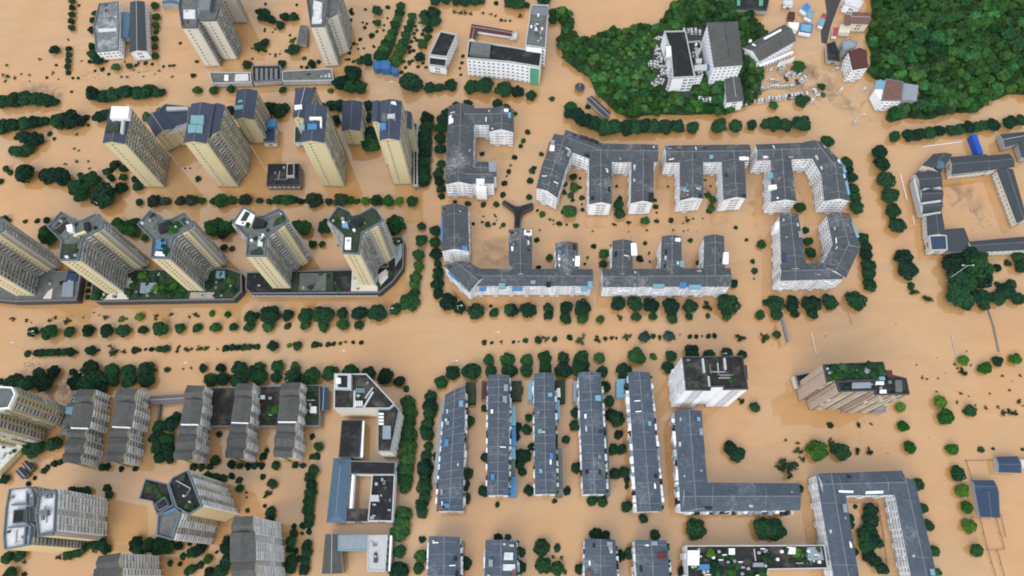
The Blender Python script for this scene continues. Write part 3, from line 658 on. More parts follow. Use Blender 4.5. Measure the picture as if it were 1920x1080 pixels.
b = Building('club_house', 'low square dark-roofed pavilion with rooftop stair box', 'building')
b.wing('500,347.8 562,347.8 562,307.8 503,307.8', 5.6, 'flat', 'purple_trim', 'tar_deck', style='whitewin', end='whitewin', par='dark_trim', ph=.5); b.feat('537,330 551,330 551,306 538,306', 5.6, 2.6, 'light_trim', 'stair_house'); b.feat('538.5,328 549.5,328 549.5,307.5 539.5,307.5', 8.2, .25, 'tar_deck', 'stair_roof')
b.finish(); b.clutter(b.wings[0], 6, ['box', 'pipe'])

# podium towers (Y plans)
G2 = 'Y-shaped cream towers on planted podiums'
def ytower(label, s, o, sc, h, deck, feats):
    b = Building('apartment_tower', label, 'tower', G2)
    b.wing(Z(s, 0, o, sc), h, 'flat', 'cream_wall', deck, rule=ytow, par='blue_trim', fh=2.95, z0=3.0, ph=1.1)
    for f in feats: b.feat(Z(f[0], 0, o, sc), h, f[1], f[2], f[3])
    b.finish(); b.clutter(b.wings[0], 16, ['box', 'tank', 'pipe', 'plant', 'bigplant', 'plant']); return b
SE = '210,75 300,130 330,160 385,150 500,95 550,150 560,215 400,300 385,330 355,490 190,490 210,330 90,210'
bE = ytower('Y-shaped cream tower with square white rooftop box and green roof garden', SE, (70, 380), 4.5, 51, 'grey_deck', [('255,245 300,240 290,180 240,190', 2.5, 'sheet_white', 'stair_house'), ('305,285 410,250 400,235 300,270', 1.5, 'cream_wall', 'roof_wall'), ('205,470 320,475 330,345 220,350', .5, 'moss_deck', 'roof_garden'), ('130,230 195,265 265,180 215,120', .4, 'dirty_deck', 'roof_terrace'), ('395,235 440,225 430,160 390,165', 1.6, 'tar_deck', 'roof_terrace')])
for k in range(26): 
    pass
bF = ytower('Y-shaped cream tower with blue rooftop box and grey terraces', '150,65 240,115 270,150 330,140 440,85 495,145 500,210 350,290 330,330 300,475 150,470 165,320 40,190', (250, 380), 4.5, 50, 'grey_deck', [('190,390 270,395 275,305 200,310', .9, 'sheet_blue', 'roof_shed'), ('180,445 265,450 265,415 190,410', 1.2, 'sheet_white', 'roof_shed'), ('215,250 315,225 305,150 205,180', 2.6, 'tar_deck', 'stair_house'), ('340,180 400,210 460,160 430,120', .4, 'moss_deck', 'roof_terrace'), ('85,190 165,225 215,150 150,95', .35, 'grey_deck', 'roof_terrace')])
bG = ytower('Y-shaped cream tower with white-coated left roof wing and mauve roof', '150,100 265,155 290,195 350,190 510,115 560,155 610,240 400,390 380,400 365,600 170,600 185,420 35,260', (430, 370), 5.4, 49, 'grey_deck', [('50,265 215,300 260,180 150,115', .5, 'sheet_white', 'roof_coating'), ('110,235 165,240 210,160 165,140', .8, 'moss_deck', 'roof_garden'), ('190,480 345,485 350,390 200,390', .6, 'purple_trim', 'roof_terrace'), ('285,490 335,495 340,395 295,395', .9, 'pale_deck', 'roof_terrace'), ('215,575 330,575 330,535 215,535', .8, 'moss_deck', 'roof_garden'), ('230,300 350,290 370,240 270,200', 2.6, 'tar_deck', 'stair_house'), ('375,215 530,170 510,130 365,190', .5, 'purple_trim', 'roof_terrace'), ('440,290 560,235 550,180 470,215', .7, 'moss_deck', 'roof_garden')])
bH = ytower('Y-shaped cream tower with dark square roof court, rightmost on podium', '185,90 300,145 330,190 400,175 535,100 580,130 630,210 635,250 430,365 400,580 230,570 240,390 80,240', (600, 370), 5.4, 48.5, 'moss_deck', [('285,265 345,310 440,245 380,190', 2.4, 'tar_deck', 'stair_house'), ('250,525 310,525 315,405 255,405', 1.2, 'sheet_white', 'roof_shed'), ('225,300 290,310 275,245 220,250', 1.2, 'sheet_sky', 'roof_shed'), ('100,235 195,275 285,160 190,115', .4, 'moss_deck', 'roof_garden')])
# the tower cut by the left edge: same plan, further west
_d = np.array(P(100, 508, 6)) - np.array(P(268, 504, 6)); b = Building('apartment_tower', 'cream tower cut by the left edge of the picture', 'tower', G2)
b.wing([(x + _d[0], y + _d[1]) for x, y in bE.wings[0]['poly']], 51, 'flat', 'cream_wall', 'grey_deck', rule=ytow, par='blue_trim', world=True, z0=3.0, ph=1.1, fh=2.95); b.finish()
def podium(label, s, h=5.5, deck='moss_deck', feats=(), wall='dark_trim', rule=None):
    b = Building('podium', label, 'building', 'planted podiums of the Y-shaped towers')
    b.wing(s, h, 'flat', wall, deck, style='none', end=None, par='grey_trim', ph=.8)
    for f in feats: b.feat(f[0], h, f[1], f[2], f[3])
    b.finish(); return b
b = podium('podium under the tower cut by the left edge', '96,508 148,512 152,520 144,563 28,566 -30,560 -30,480', 5.5, 'grey_deck', [('122,528 143,526 146,510 128,505', .8, 'navy_roof', 'roof_shed'), ('115,556 136,556 138,526 118,530', 1.2, 'sheet_grey', 'roof_shed'), ('80,560 96,560 99,540 90,546', .5, 'pale_paving', 'terrace')]); b.clutter(b.wings[0], 8, ['box', 'plant'])
b = podium('podium with dense roof garden under two Y-shaped towers', '176,512 171,561 180,566 438,562 454,546 453,512 430,504 250,506', 5.5, 'moss_deck', [('262,549 293,549 294,530 264,530', 1.2, 'sheet_grey', 'roof_shed'), ('192,562 240,561 252,516 240,520', .35, 'pale_paving', 'terrace'), ('404,520 421,520 421,508 405,508', 2.0, 'sheet_teal', 'glass_canopy'), ('355,560 402,560 402,548 357,548', .5, 'paving', 'terrace')]); b.clutter(b.wings[0], 90, ['bigplant', 'plant', 'bigplant', 'plant', 'box']); BL['podE'] = b
b = podium('podium with grey court and white terrace under two Y-shaped towers', '463,511 461,542 473,551 712,549 737,528 756,503 758,452 752,444 730,446 727,500 660,506', 5.5, 'tar_deck', [('560,545 611,545 612,512 562,512', .5, 'grey_deck', 'sports_court'), ('658,546 708,546 708,508 660,508', .3, 'pale_paving', 'terrace'), ('712,537 728,520 724,504 708,516', .3, 'pale_paving', 'terrace'), ('741,500 754,480 754,457 740,458', .5, 'sheet_grey', 'glass_canopy'), ('732,455 753,454 753,447 733,448', .6, 'moss_deck', 'planting_bed'), ('548,545 560,545 560,510 548,510', .7, 'moss_deck', 'planting_bed'), ('612,545 625,545 625,510 613,510', .7, 'moss_deck', 'planting_bed')]); BL['podG'] = b
b.clutter(b.wings[0], 26, ['plant', 'plant', 'box'])
for k in range(44):     # pale battlement posts along the podium's front edge
    x = 476 + k * 5.35; q = P(x, 553, 5.0); m = MB(); m.box((q[0], q[1] - .5, 4.2), (1.1, .5, 1.5)); m.build('coping_block', 'light_trim', b.root)

# top left
b = Building('institution_building', 'grey flat-roofed block with peeling pale coating at top left', 'building')
b.wing('186,8 222,4 224,52 222,94 181,98 176,52', 9, 'flat', 'white_wall', 'patchy_deck', style='whitewin', end='gab2', par='grey_trim'); b.feat('185,60 218,58 219,52 184,54', 9, .4, 'pale_deck', 'roof_coating'); b.finish(); b.clutter(b.wings[0], 8, ['box', 'pipe'])
b.feat('226,70 240,70 246,24 230,22', 6, 1, 'bluegrey_roof', 'link_roof'); b.feat('226,70 243,70 245,22 229,21', -1, 6.6, 'grey_wall', 'link_wall')
b = Building('institution_building', 'long dark slate-roofed block next to peeling grey one', 'building')
b.wing('245,5 270,4 274,95 244,98', 9.5, 'gable', 'white_wall', 'charcoal_roof', style='whitewin', end='gab2', par='light_trim', rise=1.4); b.finish()
b = Building('arched_canopy', 'thin curved blue-grey canopy at the top left beside tower', 'canopy')
b.wing('303,1 318,-2 335,0 337,11 320,8 303,10', 4, 'flat', 'metal', 'bluegrey_roof', style='none', end=None, par='metal', ph=.2); b.finish()
b = Building('residential_tower', 'pale tower with stepped grey roof at top edge', 'tower', 'pale towers at the top edge')
b.wing('336,15 342,53 370,53 372,38 383,40 405,39 412,18 404,-14 340,-14', 37, 'flat', 'pale_wall', 'grey_deck', rule=jrule, par='purple_trim', ph=1.6); b.feat('344,35 366,35 366,18 344,18', 37, .4, 'pale_deck', 'roof_coating'); b.feat('372,20 392,18 396,-8 373,-8', 37, 3.5, 'grey_trim', 'roof_crown'); b.finish(); b.clutter(b.wings[0], 8, ['box', 'pipe', 'tank'])
_g = ccw(W('431.7,45 463,44 452,8 420,9')); b = Building('residential_tower', 'grey and cream tower behind the stepped one, its top out of frame', 'tower', 'pale towers at the top edge')
b.wing(_g, 37, 'flat', 'pale_wall', 'grey_deck', rule=jrule, par='purple_trim', world=True); b.finish()
b = Building('residential_tower', 'pale tower with white-streaked roof and purple parapet at top edge', 'tower', 'pale towers at the top edge')
b.wing('583,51 608,50 614,15 613,-25 572,-25 576,5', 38, 'flat', 'pale_wall', 'grey_deck', rule=jrule, par='purple_trim', ph=1.6); b.wing('613,36 632,26 634,-30 612,-30', 36, 'flat', 'grey_wall', 'grey_deck', rule=jrule, par='purple_trim')
b.feat('584,45 602,44 604,5 588,0', 38, .4, 'pale_deck', 'roof_coating'); b.finish(); b.clutter(b.wings[0], 8, ['box', 'tank', 'pipe'])
b = Building('shop_row', 'long low grey flat-roofed shop row below the pale towers', 'building')
b.wing('392,136 470,136 472,155 398,157', 5, 'flat', 'grey_wall', 'grey_deck', style='whitewin', end='gab2', par='light_trim', ph=.5); b.wing('473,124 526,123 528,150 474,154', 5.5, 'flat', 'grey_wall', 'tar_deck', style='whitewin', end='gab2', par='grey_trim', ph=.5); b.wing('529,134 622,129 626,151 530,153', 5, 'flat', 'grey_wall', 'grey_deck', style='whitewin', end='gab2', par='light_trim', ph=.5)
b.feat('420,151 428,151 428,140 421,140', 5, .5, 'sheet_white', 'roof_shed'); b.feat('440,152 466,151 465,138 441,139', 5, .4, 'pale_deck', 'roof_coating')
for k in range(5): b.feat('%f,150 %f,150 %f,128 %f,128' % (479 + k * 9, 484 + k * 9, 484 + k * 9, 479 + k * 9), 5.5, .5, 'grey_trim', 'skylight')
b.finish(); b.clutter(b.wings[2], 10, ['box', 'pipe'])
b = Building('grey_shed', 'plain long grey-roofed shed between pale towers', 'building')
b.wing('556,82 574,83 576,48 563,47', 4, 'flat', 'grey_wall', 'grey_deck', style='none', end=None, par='grey_trim', ph=.2); b.finish()
# blue gate
b = Building('entrance_gate', 'blue arched park gate at the end of two hedges', 'gate')
for i, s_ in enumerate(['699,118 707,114 714,116 714,128 706,131 699,127', '714,114 728,113 731,120 731,130 714,129', '731,121 738,126 746,130 745,137 737,136 731,131']):
    b.wing(s_, 4.5 + (i == 1) * 1.5, 'flat', 'gate_blue', 'gate_blue', style='none', end=None, par='gate_blue', ph=.3)
b.feat('716,131 729,132 729,129 716,129', -1, 4, 'sheet_white', 'gate_sign'); b.finish()
b = Building('office_block', 'small white block with two black flat roofs', 'building')
b.wing('805,104 838,108 856.5,66 826,59.5', 10.5, 'flat', 'white_plain', 'tar_deck', style='whitewin', end='whitewin', par='light_trim'); b.wing('804,122.5 836,127 838,109.5 805.5,106', 8.2, 'flat', 'white_plain', 'tar_deck', style='whitewin', end='gab2', par='light_trim'); b.finish()
b = Building('institution_block', 'white five-storey L-shaped block with black roof and green end', 'building')
b.wing('875,110 957,117.5 1012,126.5 1016,99 960,89 879,77', 18, 'flat', 'white_plain', 'tar_deck', style='whitewin', end='whitewin', par='light_trim', fh=3.3); b.wing('985,86 1023,92 1028.5,11 996,10', 18.6, 'flat', 'white_plain', 'grey_deck', style='whitewin', end='whitewin', par='light_trim', fh=3.3)
b.feat('880,100 918,104 920,82 884,79', 18, 2.8, 'grey_deck', 'stair_house'); b.feat('986,95 1015,99 1016,91 988,88', 18.6, .6, 'sheet_white', 'roof_wall'); b.feat('996,27 1027,29 1028,14 997,12', 18.6, 1.4, 'grey_trim', 'stair_house'); b.finish(); b.clutter(b.wings[1], 16, ['solar', 'tank', 'pipe', 'box'])
_a, _c = Vector(P(994, 124, 18)), Vector(P(1011, 126, 18)); m = MB(); m.prism([tuple(_a + Vector((0, -.4))), tuple(_c + Vector((0, -.4))), tuple(_c), tuple(_a)], .5, 16.5); m.build('green_panel', 'green_panel', b.root)
b = Building('covered_walk', 'low maroon-roofed L-shaped covered walk behind the white five-storey block', 'building')
b.wing('885,46 960,59 958,67 884,56', 4, 'gable', 'white_plain', 'maroon_roof', style='none', end=None, par='grey_trim', rise=.8); b.wing('881,72 890,74 894,58 884,55', 4, 'gable', 'white_plain', 'maroon_roof', style='none', end=None, par='grey_trim', rise=.8); b.finish()
b = Building('boat_shed', 'small white floating shed inside the white five-storey court', 'building')
b.wing('955,72 969,73 970,62 957,60', 2.4, 'flat', 'white_plain', 'pale_deck', style='none', end=None, par='light_trim', ph=.2); b.finish()

# hospital-like complex on the knoll
b = Building('hillside_block', 'white block with long black flat roof on the knoll', 'building')
b.wing('1245,60 1285,59 1302.5,145 1261,147.5 1257,97', 20, 'flat', 'white_plain', 'tar_deck', style='gabr', end='gabr', par='light_trim', z0=4); b.wing('1286,80 1312,78 1316,90 1304,98 1318,142 1303,146', 17, 'flat', 'white_plain', 'dirty_deck', style='whitewin', end='whitewin', par='light_trim', z0=4)
b.feat('1250,106 1259,105 1258,86 1249,87', 20, 1.0, 'sheet_white', 'roof_shed'); b.feat('1305,117 1316,117 1316,109 1305,110', 17, 1.8, 'light_trim', 'stair_house'); b.feat('1302,132 1326,130 1326,120 1302,122', 17, 1.5, 'light_trim', 'bridge'); b.finish(); b.clutter(b.wings[1], 8, ['tank', 'box', 'pipe'])
b = Building('hillside_block', 'tall white block under big grey hipped roof on the knoll', 'building')
b.wing('1327,43 1382,41 1392,121 1340,125', 25, 'gable', 'white_plain', 'ashtile_roof', style='whitewin', end='gab', par='grey_trim', hip=(.5, .5), rise=3.2, z0=4, ribmat='moss_deck'); b.feat('1327,128 1337,127 1335,119 1326,120', 14, 2, 'sheet_blue', 'roof_shed'); b.finish()
b = Building('hillside_wing', 'small grey-roofed wing below the tall hipped block', 'building')
b.wing('1360,148 1386,145 1394,188 1364,191', 12, 'gable', 'white_plain', 'ashtile_roof', style='whitewin', end='gab2', par='grey_trim', hip=(.4, 0), rise=1.8, z0=2); b.feat('1364,199 1392,197 1390,191 1366,193', 2, 5, 'white_plain', 'portico'); b.finish()
b = Building('hall', 'grey pitched-roof hall with ruined white colonnade beside knoll', 'building')
b.wing('1394,90 1470,47 1491,76 1424,114', 12, 'gable', 'white_plain', 'ashtile_roof', style='whitewin', end='gab2', par='light_trim', rise=3.6, ribmat='grey_trim'); b.feat('1434,74 1466,57 1464,54 1432,71', 14.2, .8, 'sheet_white', 'skylight'); b.feat('1410,83 1424,92 1425,90 1412,81', 13.6, .7, 'sheet_white', 'roof_wall'); b.feat('1404,78 1410,77 1409,74 1405,74', 13, 1.2, 'sheet_white', 'roof_vent'); b.finish()
b = Building('arcade', 'broken white lattice arcade in front of pitched-roof hall', 'building')
for k in range(12):
    t = k / 11; x, y = 1424 + 62 * t, 124 - 26 * t; q = P(x, y, 5); b.wings.append(dict(poly=[q])) if not b.wings else None
    m = MB(); m.box((q[0], q[1], 2.5), (.8, .8, 6)); m.build('column', 'white_plain', b.R())
for k in range(11):
    t0, t1 = k / 11, (k + 1) / 11; a_, c_ = P(1424 + 62 * t0, 124 - 26 * t0, 5.5), P(1424 + 62 * t1, 124 - 26 * t1, 5.5); m = MB(); m.bar((*a_, 5.6), (*c_, 5.6), 1.6, .6); m.build('beam', 'white_plain', b.root)
for k in range(7):
    t = k / 6; a_, c_ = P(1462 + 26 * t, 118 - 9 * t, 4), P(1456 + 26 * t, 128 - 9 * t, 4); m = MB(); m.bar((*a_, 5.2), (*c_, 5.2), .5, .4); m.build('rafter', 'white_plain', b.root)

# old houses and sheds, upper right
def house(name, label, s, h, rmat, wall='white_wall', roof='flat', style='whitewin', end='gab2', extra=(), group=None, **kw):
    b = Building(name, label, 'shed' if 'shed' in name else 'house', group); b.wing(s, h, roof, wall, rmat, style=style, end=end, par=kw.pop('par', 'grey_trim'), ph=kw.pop('ph', .3), **kw)
    for f in extra: b.feat(*f)
    b.finish(); return b
zt = lambda s: Z(s, 0, (1380, 0), 4.5)
house('shed', 'larger light blue metal shed roof, upper of two joined', zt('545,70 600,110 640,60 595,20'), 5, 'sheet_blue', style='none', end=None, par='sheet_sky')
house('shed', 'grey-blue metal shed roof joined below the light blue one', zt('580,135 640,165 665,105 610,90'), 4.6, 'sheet_sky', style='none', end=None, par='sheet_grey')
house('shed', 'white metal shed roof beside the pitched-roof hall', zt('455,245 520,255 530,195 440,190'), 4.5, 'sheet_white', style='none', end=None, par='sheet_white')
house('shed', 'bright blue rectangular shed roof right of the white one', zt('535,265 635,280 650,205 545,195'), 5, 'sheet_sky', style='none', end=None, par='deep_blue')
house('shed', 'small pale blue shed at the roadside', zt('695,210 735,225 755,165 710,150'), 4, 'sheet_sky', style='none', end=None, par='sheet_grey')
house('shed', 'small pinkish red shed roof above the pale blue one', zt('715,150 755,165 770,125 730,115'), 4, 'sheet_red', style='none', end=None, par='rust_roof')
house('shed', 'bright red lean-to beside the grey street', zt('815,300 855,305 862,235 825,235'), 4.5, 'sheet_red', style='none', end=None, par='sheet_red')
house('shed', 'small dark maroon flooded hut in the compound', zt('440,155 495,160 497,105 445,100'), 3, 'maroon_roof', 'rust_roof', style='none', end=None, par='maroon_roof')
house('old_house', 'house with patchy white roof at the top edge by forest', zt('920,40 1040,80 1080,15 1000,-30 915,-20'), 8, 'pale_deck', par='light_trim')
house('old_house', 'grey tile-roofed house with small rust roof patch by the forest', zt('975,195 1120,200 1125,110 985,105'), 9, 'rust_roof', 'pale_wall', 'gable', rise=1.2, extra=[(zt('915,205 968,208 972,130 918,130'), 8.2, .6, 'rust_roof', 'lower_roof'), (zt('865,270 960,275 970,205 885,205'), -1, 6, 'pale_wall', 'front_extension')])
house('old_house', 'low house with pale grey-blue metal roof above maroon one', zt('905,430 1010,400 1025,365 960,330 890,350'), 9, 'sheet_grey', 'grey_wall')
house('old_house', 'maroon-roofed tall house with ornate white side wall', zt('985,590 1110,570 1100,430 1040,405 950,440'), 13, 'maroon_roof', 'white_wall', style='white', end='white', par='maroon_roof')
house('old_house', 'long black-roofed low house beside the grey street', zt('775,505 880,520 860,430 835,350 765,370'), 5, 'tar_deck', 'grey_wall', par='dark_trim')
house('old_house', 'white-walled house at forest edge, brown and grey-blue roofs', zt('1225,850 1395,850 1410,690 1265,665'), 11, 'rust_roof', 'white_wall', style='white', end='white', extra=[(zt('1170,745 1250,745 1262,690 1220,670 1180,685'), 10.5, .8, 'sheet_sky', 'lower_roof'), (zt('1400,840 1525,850 1540,720 1415,700'), 8, .7, 'sheet_grey', 'lower_roof'), (zt('1405,842 1520,850 1532,725 1420,705'), -1, 8.9, 'grey_wall', 'side_wing'), (zt('1172,760 1225,850 1262,700 1220,675'), -1, 11.2, 'white_wall', 'side_wing')])
house('warehouse', 'dark low warehouse with green doors at the top edge', zt('0,80 260,90 285,-30 -40,-40'), 5, 'tar_deck', 'grey_wall', style='none', end=None, par='dark_trim', extra=[(zt('10,45 35,45 35,0 10,0'), 5.3, .6, 'green_panel', 'roof_panel'), (zt('195,45 228,45 228,0 195,0'), 5.3, .6, 'green_panel', 'roof_panel')])
house('old_house', 'small white-roofed hut in the flooded compound at top edge', zt('405,48 480,45 480,0 400,0'), 4, 'pale_deck', par='light_trim')

# white walk-up blocks round the inner courts
WH = 16.0
def blockq(label, wings, feats=(), h=WH, style='white', group='white walk-up blocks with grey tile roofs', rmat='tile_roof', ribs=2):
    b = Building('apartment_block', label, 'building', group)
    for i, w_ in enumerate(wings):
        kw = dict(h=h - .12 * i, style=style, end='gab', rmat=rmat, par='light_trim', ribs=ribs, ribmat='rib_grey')
        if isinstance(w_, tuple): kw.update(w_[1]); w_ = w_[0]
        b.wing(w_, kw.pop('h'), kw.pop('roof', 'gable'), **kw)
    for f in feats: b.feat(*f)
    b.finish()
    return b
def dress(b, n):       # dormers, small terraces and sheds standing on pitched roofs, near the eaves
    for i in range(n):
        wi = rng.choice(b.wings); q = [Vector(p) for p in wi['poly']]
        if len(q) != 4: continue
        k = rng.randrange(4); a, c = q[k], q[(k + 1) % 4]
        if (c - a).length < 12: continue
        t = (c - a).normalized(); nn = Vector((t.y, -t.x)); p = a.lerp(c, rng.uniform(.08, .92)) - nn * rng.uniform(1.0, 2.6)
        others = [o for o in b.wings if o is not wi]
        if any(inside((p.x, p.y), o['poly']) for o in others): continue
        kd = rng.random(); dx, dy = rng.uniform(1.2, 3.6), rng.uniform(1.0, 1.9); rz = math.atan2(t.y, t.x); m = MB(); z = wi['h']
        if kd < .4: dx *= .7; dy *= .7; m.box((p.x, p.y, z + .6), (dx, dy, 1.7), 0, rz); m.box((p.x + t.x * dx * .6, p.y + t.y * dx * .6, z + .4), (dx * .5, dy * .7, 1.2), 0, rz); m.build('roof_terrace', rng.choice(['white_plain', 'light_trim', 'light_trim', 'rib_grey', 'pale_deck']), b.root)
        elif kd < .62: m.box((p.x, p.y, z + 1.0), (dx, dy, 2.2), 0, rz); m.box((p.x, p.y, z + 2.2), (dx + .5, dy + .5, .15), 1, rz); m.build('roof_shed', ['light_trim', rng.choice(['sheet_sky', 'sheet_blue', 'sheet_grey', 'rust_roof', 'sheet_teal'])], b.root)
        elif kd < .8: m.box((p.x, p.y, z + .45), (dx, dy, 1.7), 0, rz); m.build('dormer', 'tar_deck', b.root)
        else:
            m.bar((p.x, p.y, z + .9), (p.x - nn.x * 3, p.y - nn.y * 3, z + 1.9), .5, .35); m.build('party_wall', 'white_plain', b.root)
b = blockq('C-shaped white block with grey roofs at the street corner', ['842,200 888,200 885,345 836,345', '850,205 950,203 952,233 848,233', ('922,204 962,206 962,247 918,246', dict(end='gab')), '838,315 925,318 925,343 837,343', '893,304 928,305 930,330 893,330'], [('841,232 852,229 850,214 842,217', WH, 1.5, 'white_plain', 'roof_terrace'), ('917,322 930,321 930,303 916,303', WH + .5, 1.2, 'sheet_grey', 'roof_shed'), ('893,343 908,343 908,335 893,335', WH, 2, 'white_plain', 'roof_terrace'), ('893,358 912,358 911,346 892,346', 1, 11, 'white_plain', 'stair_tower'), ('945,209 953,209 953,204 945,204', WH + 1, 1.4, 'white_plain', 'roof_terrace')]); dress(b, 26)
b = blockq('white comb block with hooked left wing round a leafy court', ['1040,252 1078,270 1055,330 1017,312', '1017,312 1055,332 1044,370 1007,352', '1062,245 1130,270 1118,302 1052,276', '1112,270 1232,272 1232,303 1108,303', '1106,285 1145,285 1146,382 1106,382', '1186,285 1224,285 1224,379 1184,380'], [('1024,285 1040,289 1044,272 1030,265', WH, 1.4, 'rust_roof', 'roof_shed'), ('1085,262 1100,268 1104,257 1088,252', WH + .4, .6, 'tar_deck', 'roof_terrace'), ('1103,269 1119,275 1123,264 1106,258', WH + .4, .6, 'tar_deck', 'roof_terrace'), ('1030,282 1039,283 1040,272 1032,271', WH, 1.8, 'white_plain', 'roof_terrace'), ('1216,378 1226,378 1226,361 1217,361', WH, 1.0, 'tar_deck', 'roof_terrace')]); dress(b, 26)
b = blockq('white comb block with two forward wings, middle of upper row', ['1247,274 1404,272 1405,302 1250,304', '1276,288 1316,288 1318,372 1276,375', '1354,288 1394,288 1398,371 1358,374'], [('1385,300 1400,299 1399,290 1384,291', WH, 1.2, 'white_plain', 'roof_terrace')]); dress(b, 24)
b = blockq('white horseshoe block with curved right arm and blue eaves sheets', ['1418,272 1525,268 1528,296 1420,300', '1447,284 1480,284 1492,376 1447,378', '1508,267 1543,270 1585,312 1540,325', ('1540,314 1584,310 1592,376 1547,376', dict(style='court'))], [('1522,266 1556,290 1559,286 1526,262', WH, .6, 'sheet_sky', 'eaves_sheet'), ('1570,300 1583,325 1588,322 1574,297', WH, .6, 'sheet_sky', 'eaves_sheet'), ('1584,340 1590,365 1594,364 1589,338', WH, .6, 'sheet_sky', 'eaves_sheet'), ('1441,356 1457,354 1456,346 1441,347', WH, 1.6, 'sheet_white', 'roof_shed'), ('1438,335 1450,333 1449,323 1439,324', WH, 1.6, 'sheet_teal', 'roof_shed')]); dress(b, 22)
b = blockq('white U-shaped block below the horseshoe, right of inner court', ['1463,404 1495,403 1512,505 1467,505', '1464,497 1560,494 1580,522 1464,525', ('1552,404 1592,402 1612,462 1564,464', dict(style='court')), '1564,458 1613,460 1585,520 1540,503'], [('1592,420 1607,446 1612,444 1598,416', WH, .6, 'sheet_sky', 'eaves_sheet'), ('1466,490 1487,489 1486,473 1466,474', WH + .3, 1.2, 'navy_roof', 'roof_shed'), ('1580,462 1592,461 1592,452 1580,453', WH + 1, .6, 'tar_deck', 'roof_terrace'), ('1453,430 1464,429 1464,415 1455,416', 8, 7, 'white_plain', 'stair_tower')], h=16.5); dress(b, 22)
b = blockq('white L-shaped block with blue-sheeted balconies, left of inner court', ['829,387 876,388 878,470 829,470', '833,497 880,494 915,514 880,545', '885,505 1110,506 1110,535 885,535', '955,432 996,433 996,515 956,515', '1043,457 1082,457 1083,515 1044,515'], [('826,452 833,452 833,405 827,405', WH - .5, .8, 'sheet_blue', 'eaves_sheet'), ('898,545 912,545 912,538 898,538', WH - .8, .8, 'sheet_blue', 'eaves_sheet'), ('960,545 980,545 980,538 960,538', WH - .8, .8, 'sheet_blue', 'eaves_sheet'), ('935,541 947,541 947,531 935,531', WH - .6, 1.4, 'sheet_teal', 'roof_shed'), ('1102,541 1111,541 1111,527 1102,527', WH, .8, 'sheet_sky', 'eaves_sheet'), ('1089,546 1101,546 1101,536 1089,536', WH - .5, .8, 'sheet_teal', 'roof_shed'), ('983,440 997,440 997,431 983,431', WH, 1.6, 'white_plain', 'roof_terrace'), ('1078,498 1087,498 1087,480 1079,480', WH, 1.2, 'white_plain', 'roof_terrace'), ('1024,538 1033,538 1033,528 1024,528', WH, .8, 'tar_deck', 'roof_terrace'), ('840,512 860,530 863,526 843,508', WH - 1, .8, 'sheet_blue', 'eaves_sheet'), ('862,533 880,548 884,545 866,530', WH - 1, .8, 'sheet_teal', 'eaves_sheet')]); dress(b, 30)
b = blockq('white comb block with three back wings above the avenue', ['1130,506 1368,504 1369,536 1132,537', '1150,453 1184,453 1185,515 1148,515', '1242,445 1276,445 1277,515 1240,515', '1322,444 1356,444 1358,515 1320,515'], [('1184,478 1195,478 1193,456 1183,456', WH, 1.2, 'white_plain', 'roof_terrace'), ('1266,452 1276,452 1276,446 1267,446', WH, 1.6, 'white_plain', 'roof_terrace'), ('1355,494 1366,494 1366,473 1357,473', WH, 1.2, 'white_plain', 'roof_terrace'), ('1275,540 1287,540 1287,529 1275,529', WH, .9, 'sheet_blue', 'eaves_sheet'), ('1292,542 1315,542 1315,533 1292,533', WH - .5, .9, 'sheet_sky', 'eaves_sheet'), ('1224,540 1246,540 1246,530 1224,530', WH - .3, .9, 'sheet_teal', 'eaves_sheet'), ('1275,500 1283,500 1283,489 1275,489', WH, .9, 'sheet_teal', 'eaves_sheet')]); dress(b, 26)

# long parallel bars, lower middle
BH = 13.6
def jag(b, a, c, n, z, wide=1.6):      # stack of little enclosed balconies breaking the eaves line
    for k in range(n):
        t = (k + rng.uniform(.2, .8)) / n; q = P(a[0] + (c[0] - a[0]) * t, a[1] + (c[1] - a[1]) * t, z); hh = rng.uniform(1.5, 6); m = MB()
        m.box((q[0], q[1], z - hh / 2 + rng.uniform(-.5, .6)), (rng.uniform(.8, 1.3) * wide, rng.uniform(1.4, 3.6), hh)); m.build('balcony_box', rng.choice(['white_plain', 'white_plain', 'light_trim', 'sheet_grey', 'tar_deck', 'sheet_white']), b.R())
def bar_(label, quad, lean=(), ribs=10, rmat='slate_roof', feats=(), n=14):
    b = Building('row_block', label, 'building', 'parallel slate-roofed housing bars')
    b.wing(quad, BH, 'gable', 'white_wall', rmat, style='white', end='gab', par='light_trim', ribs=ribs, rise=1.7, ribmat='rib_grey')
    for f in lean: b.feat(*f)
    for f in feats: b.feat(*f)
    b.finish(); dress(b, n); q = pts(quad); q = sorted(q, key=lambda p: p[1]); tl, tr = sorted(q[:2]); bl, br = sorted(q[2:])
    jag(b, (tr[0] + 4, tr[1] + 15), (br[0] + 4, br[1] - 10), 16, 9.5, 1.0); jag(b, (tl[0] - 3, tl[1] + 15), (bl[0] - 3, bl[1] - 10), 12, 10, .8)
    for k in range(9):
        s_ = rng.random(); x_, y_ = (tr[0] + (br[0] - tr[0]) * s_ + 3, tr[1] + (br[1] - tr[1]) * s_); z_ = 8 + rng.uniform(0, 4); g = P(x_, y_, z_); o = link('balcony_planting', rng.choice(SHRUBS['m']), b.root); r = rng.uniform(.6, 1.3); o.location = (g[0] - b.root['_o'][0], g[1] - b.root['_o'][1], z_); o.scale = (r, r, r)
    return b
bar_('leftmost slate-roofed bar, tapered and leaning, lined by hedge', '836,742 871,724 866,957 820,957', [('812,905 820,905 835,745 826,760', -1, 8, 'sheet_grey', 'lean_to'), ('872,755 891,755 891,718 873,716', -1, 7, 'moss_deck', 'annex')], 14)
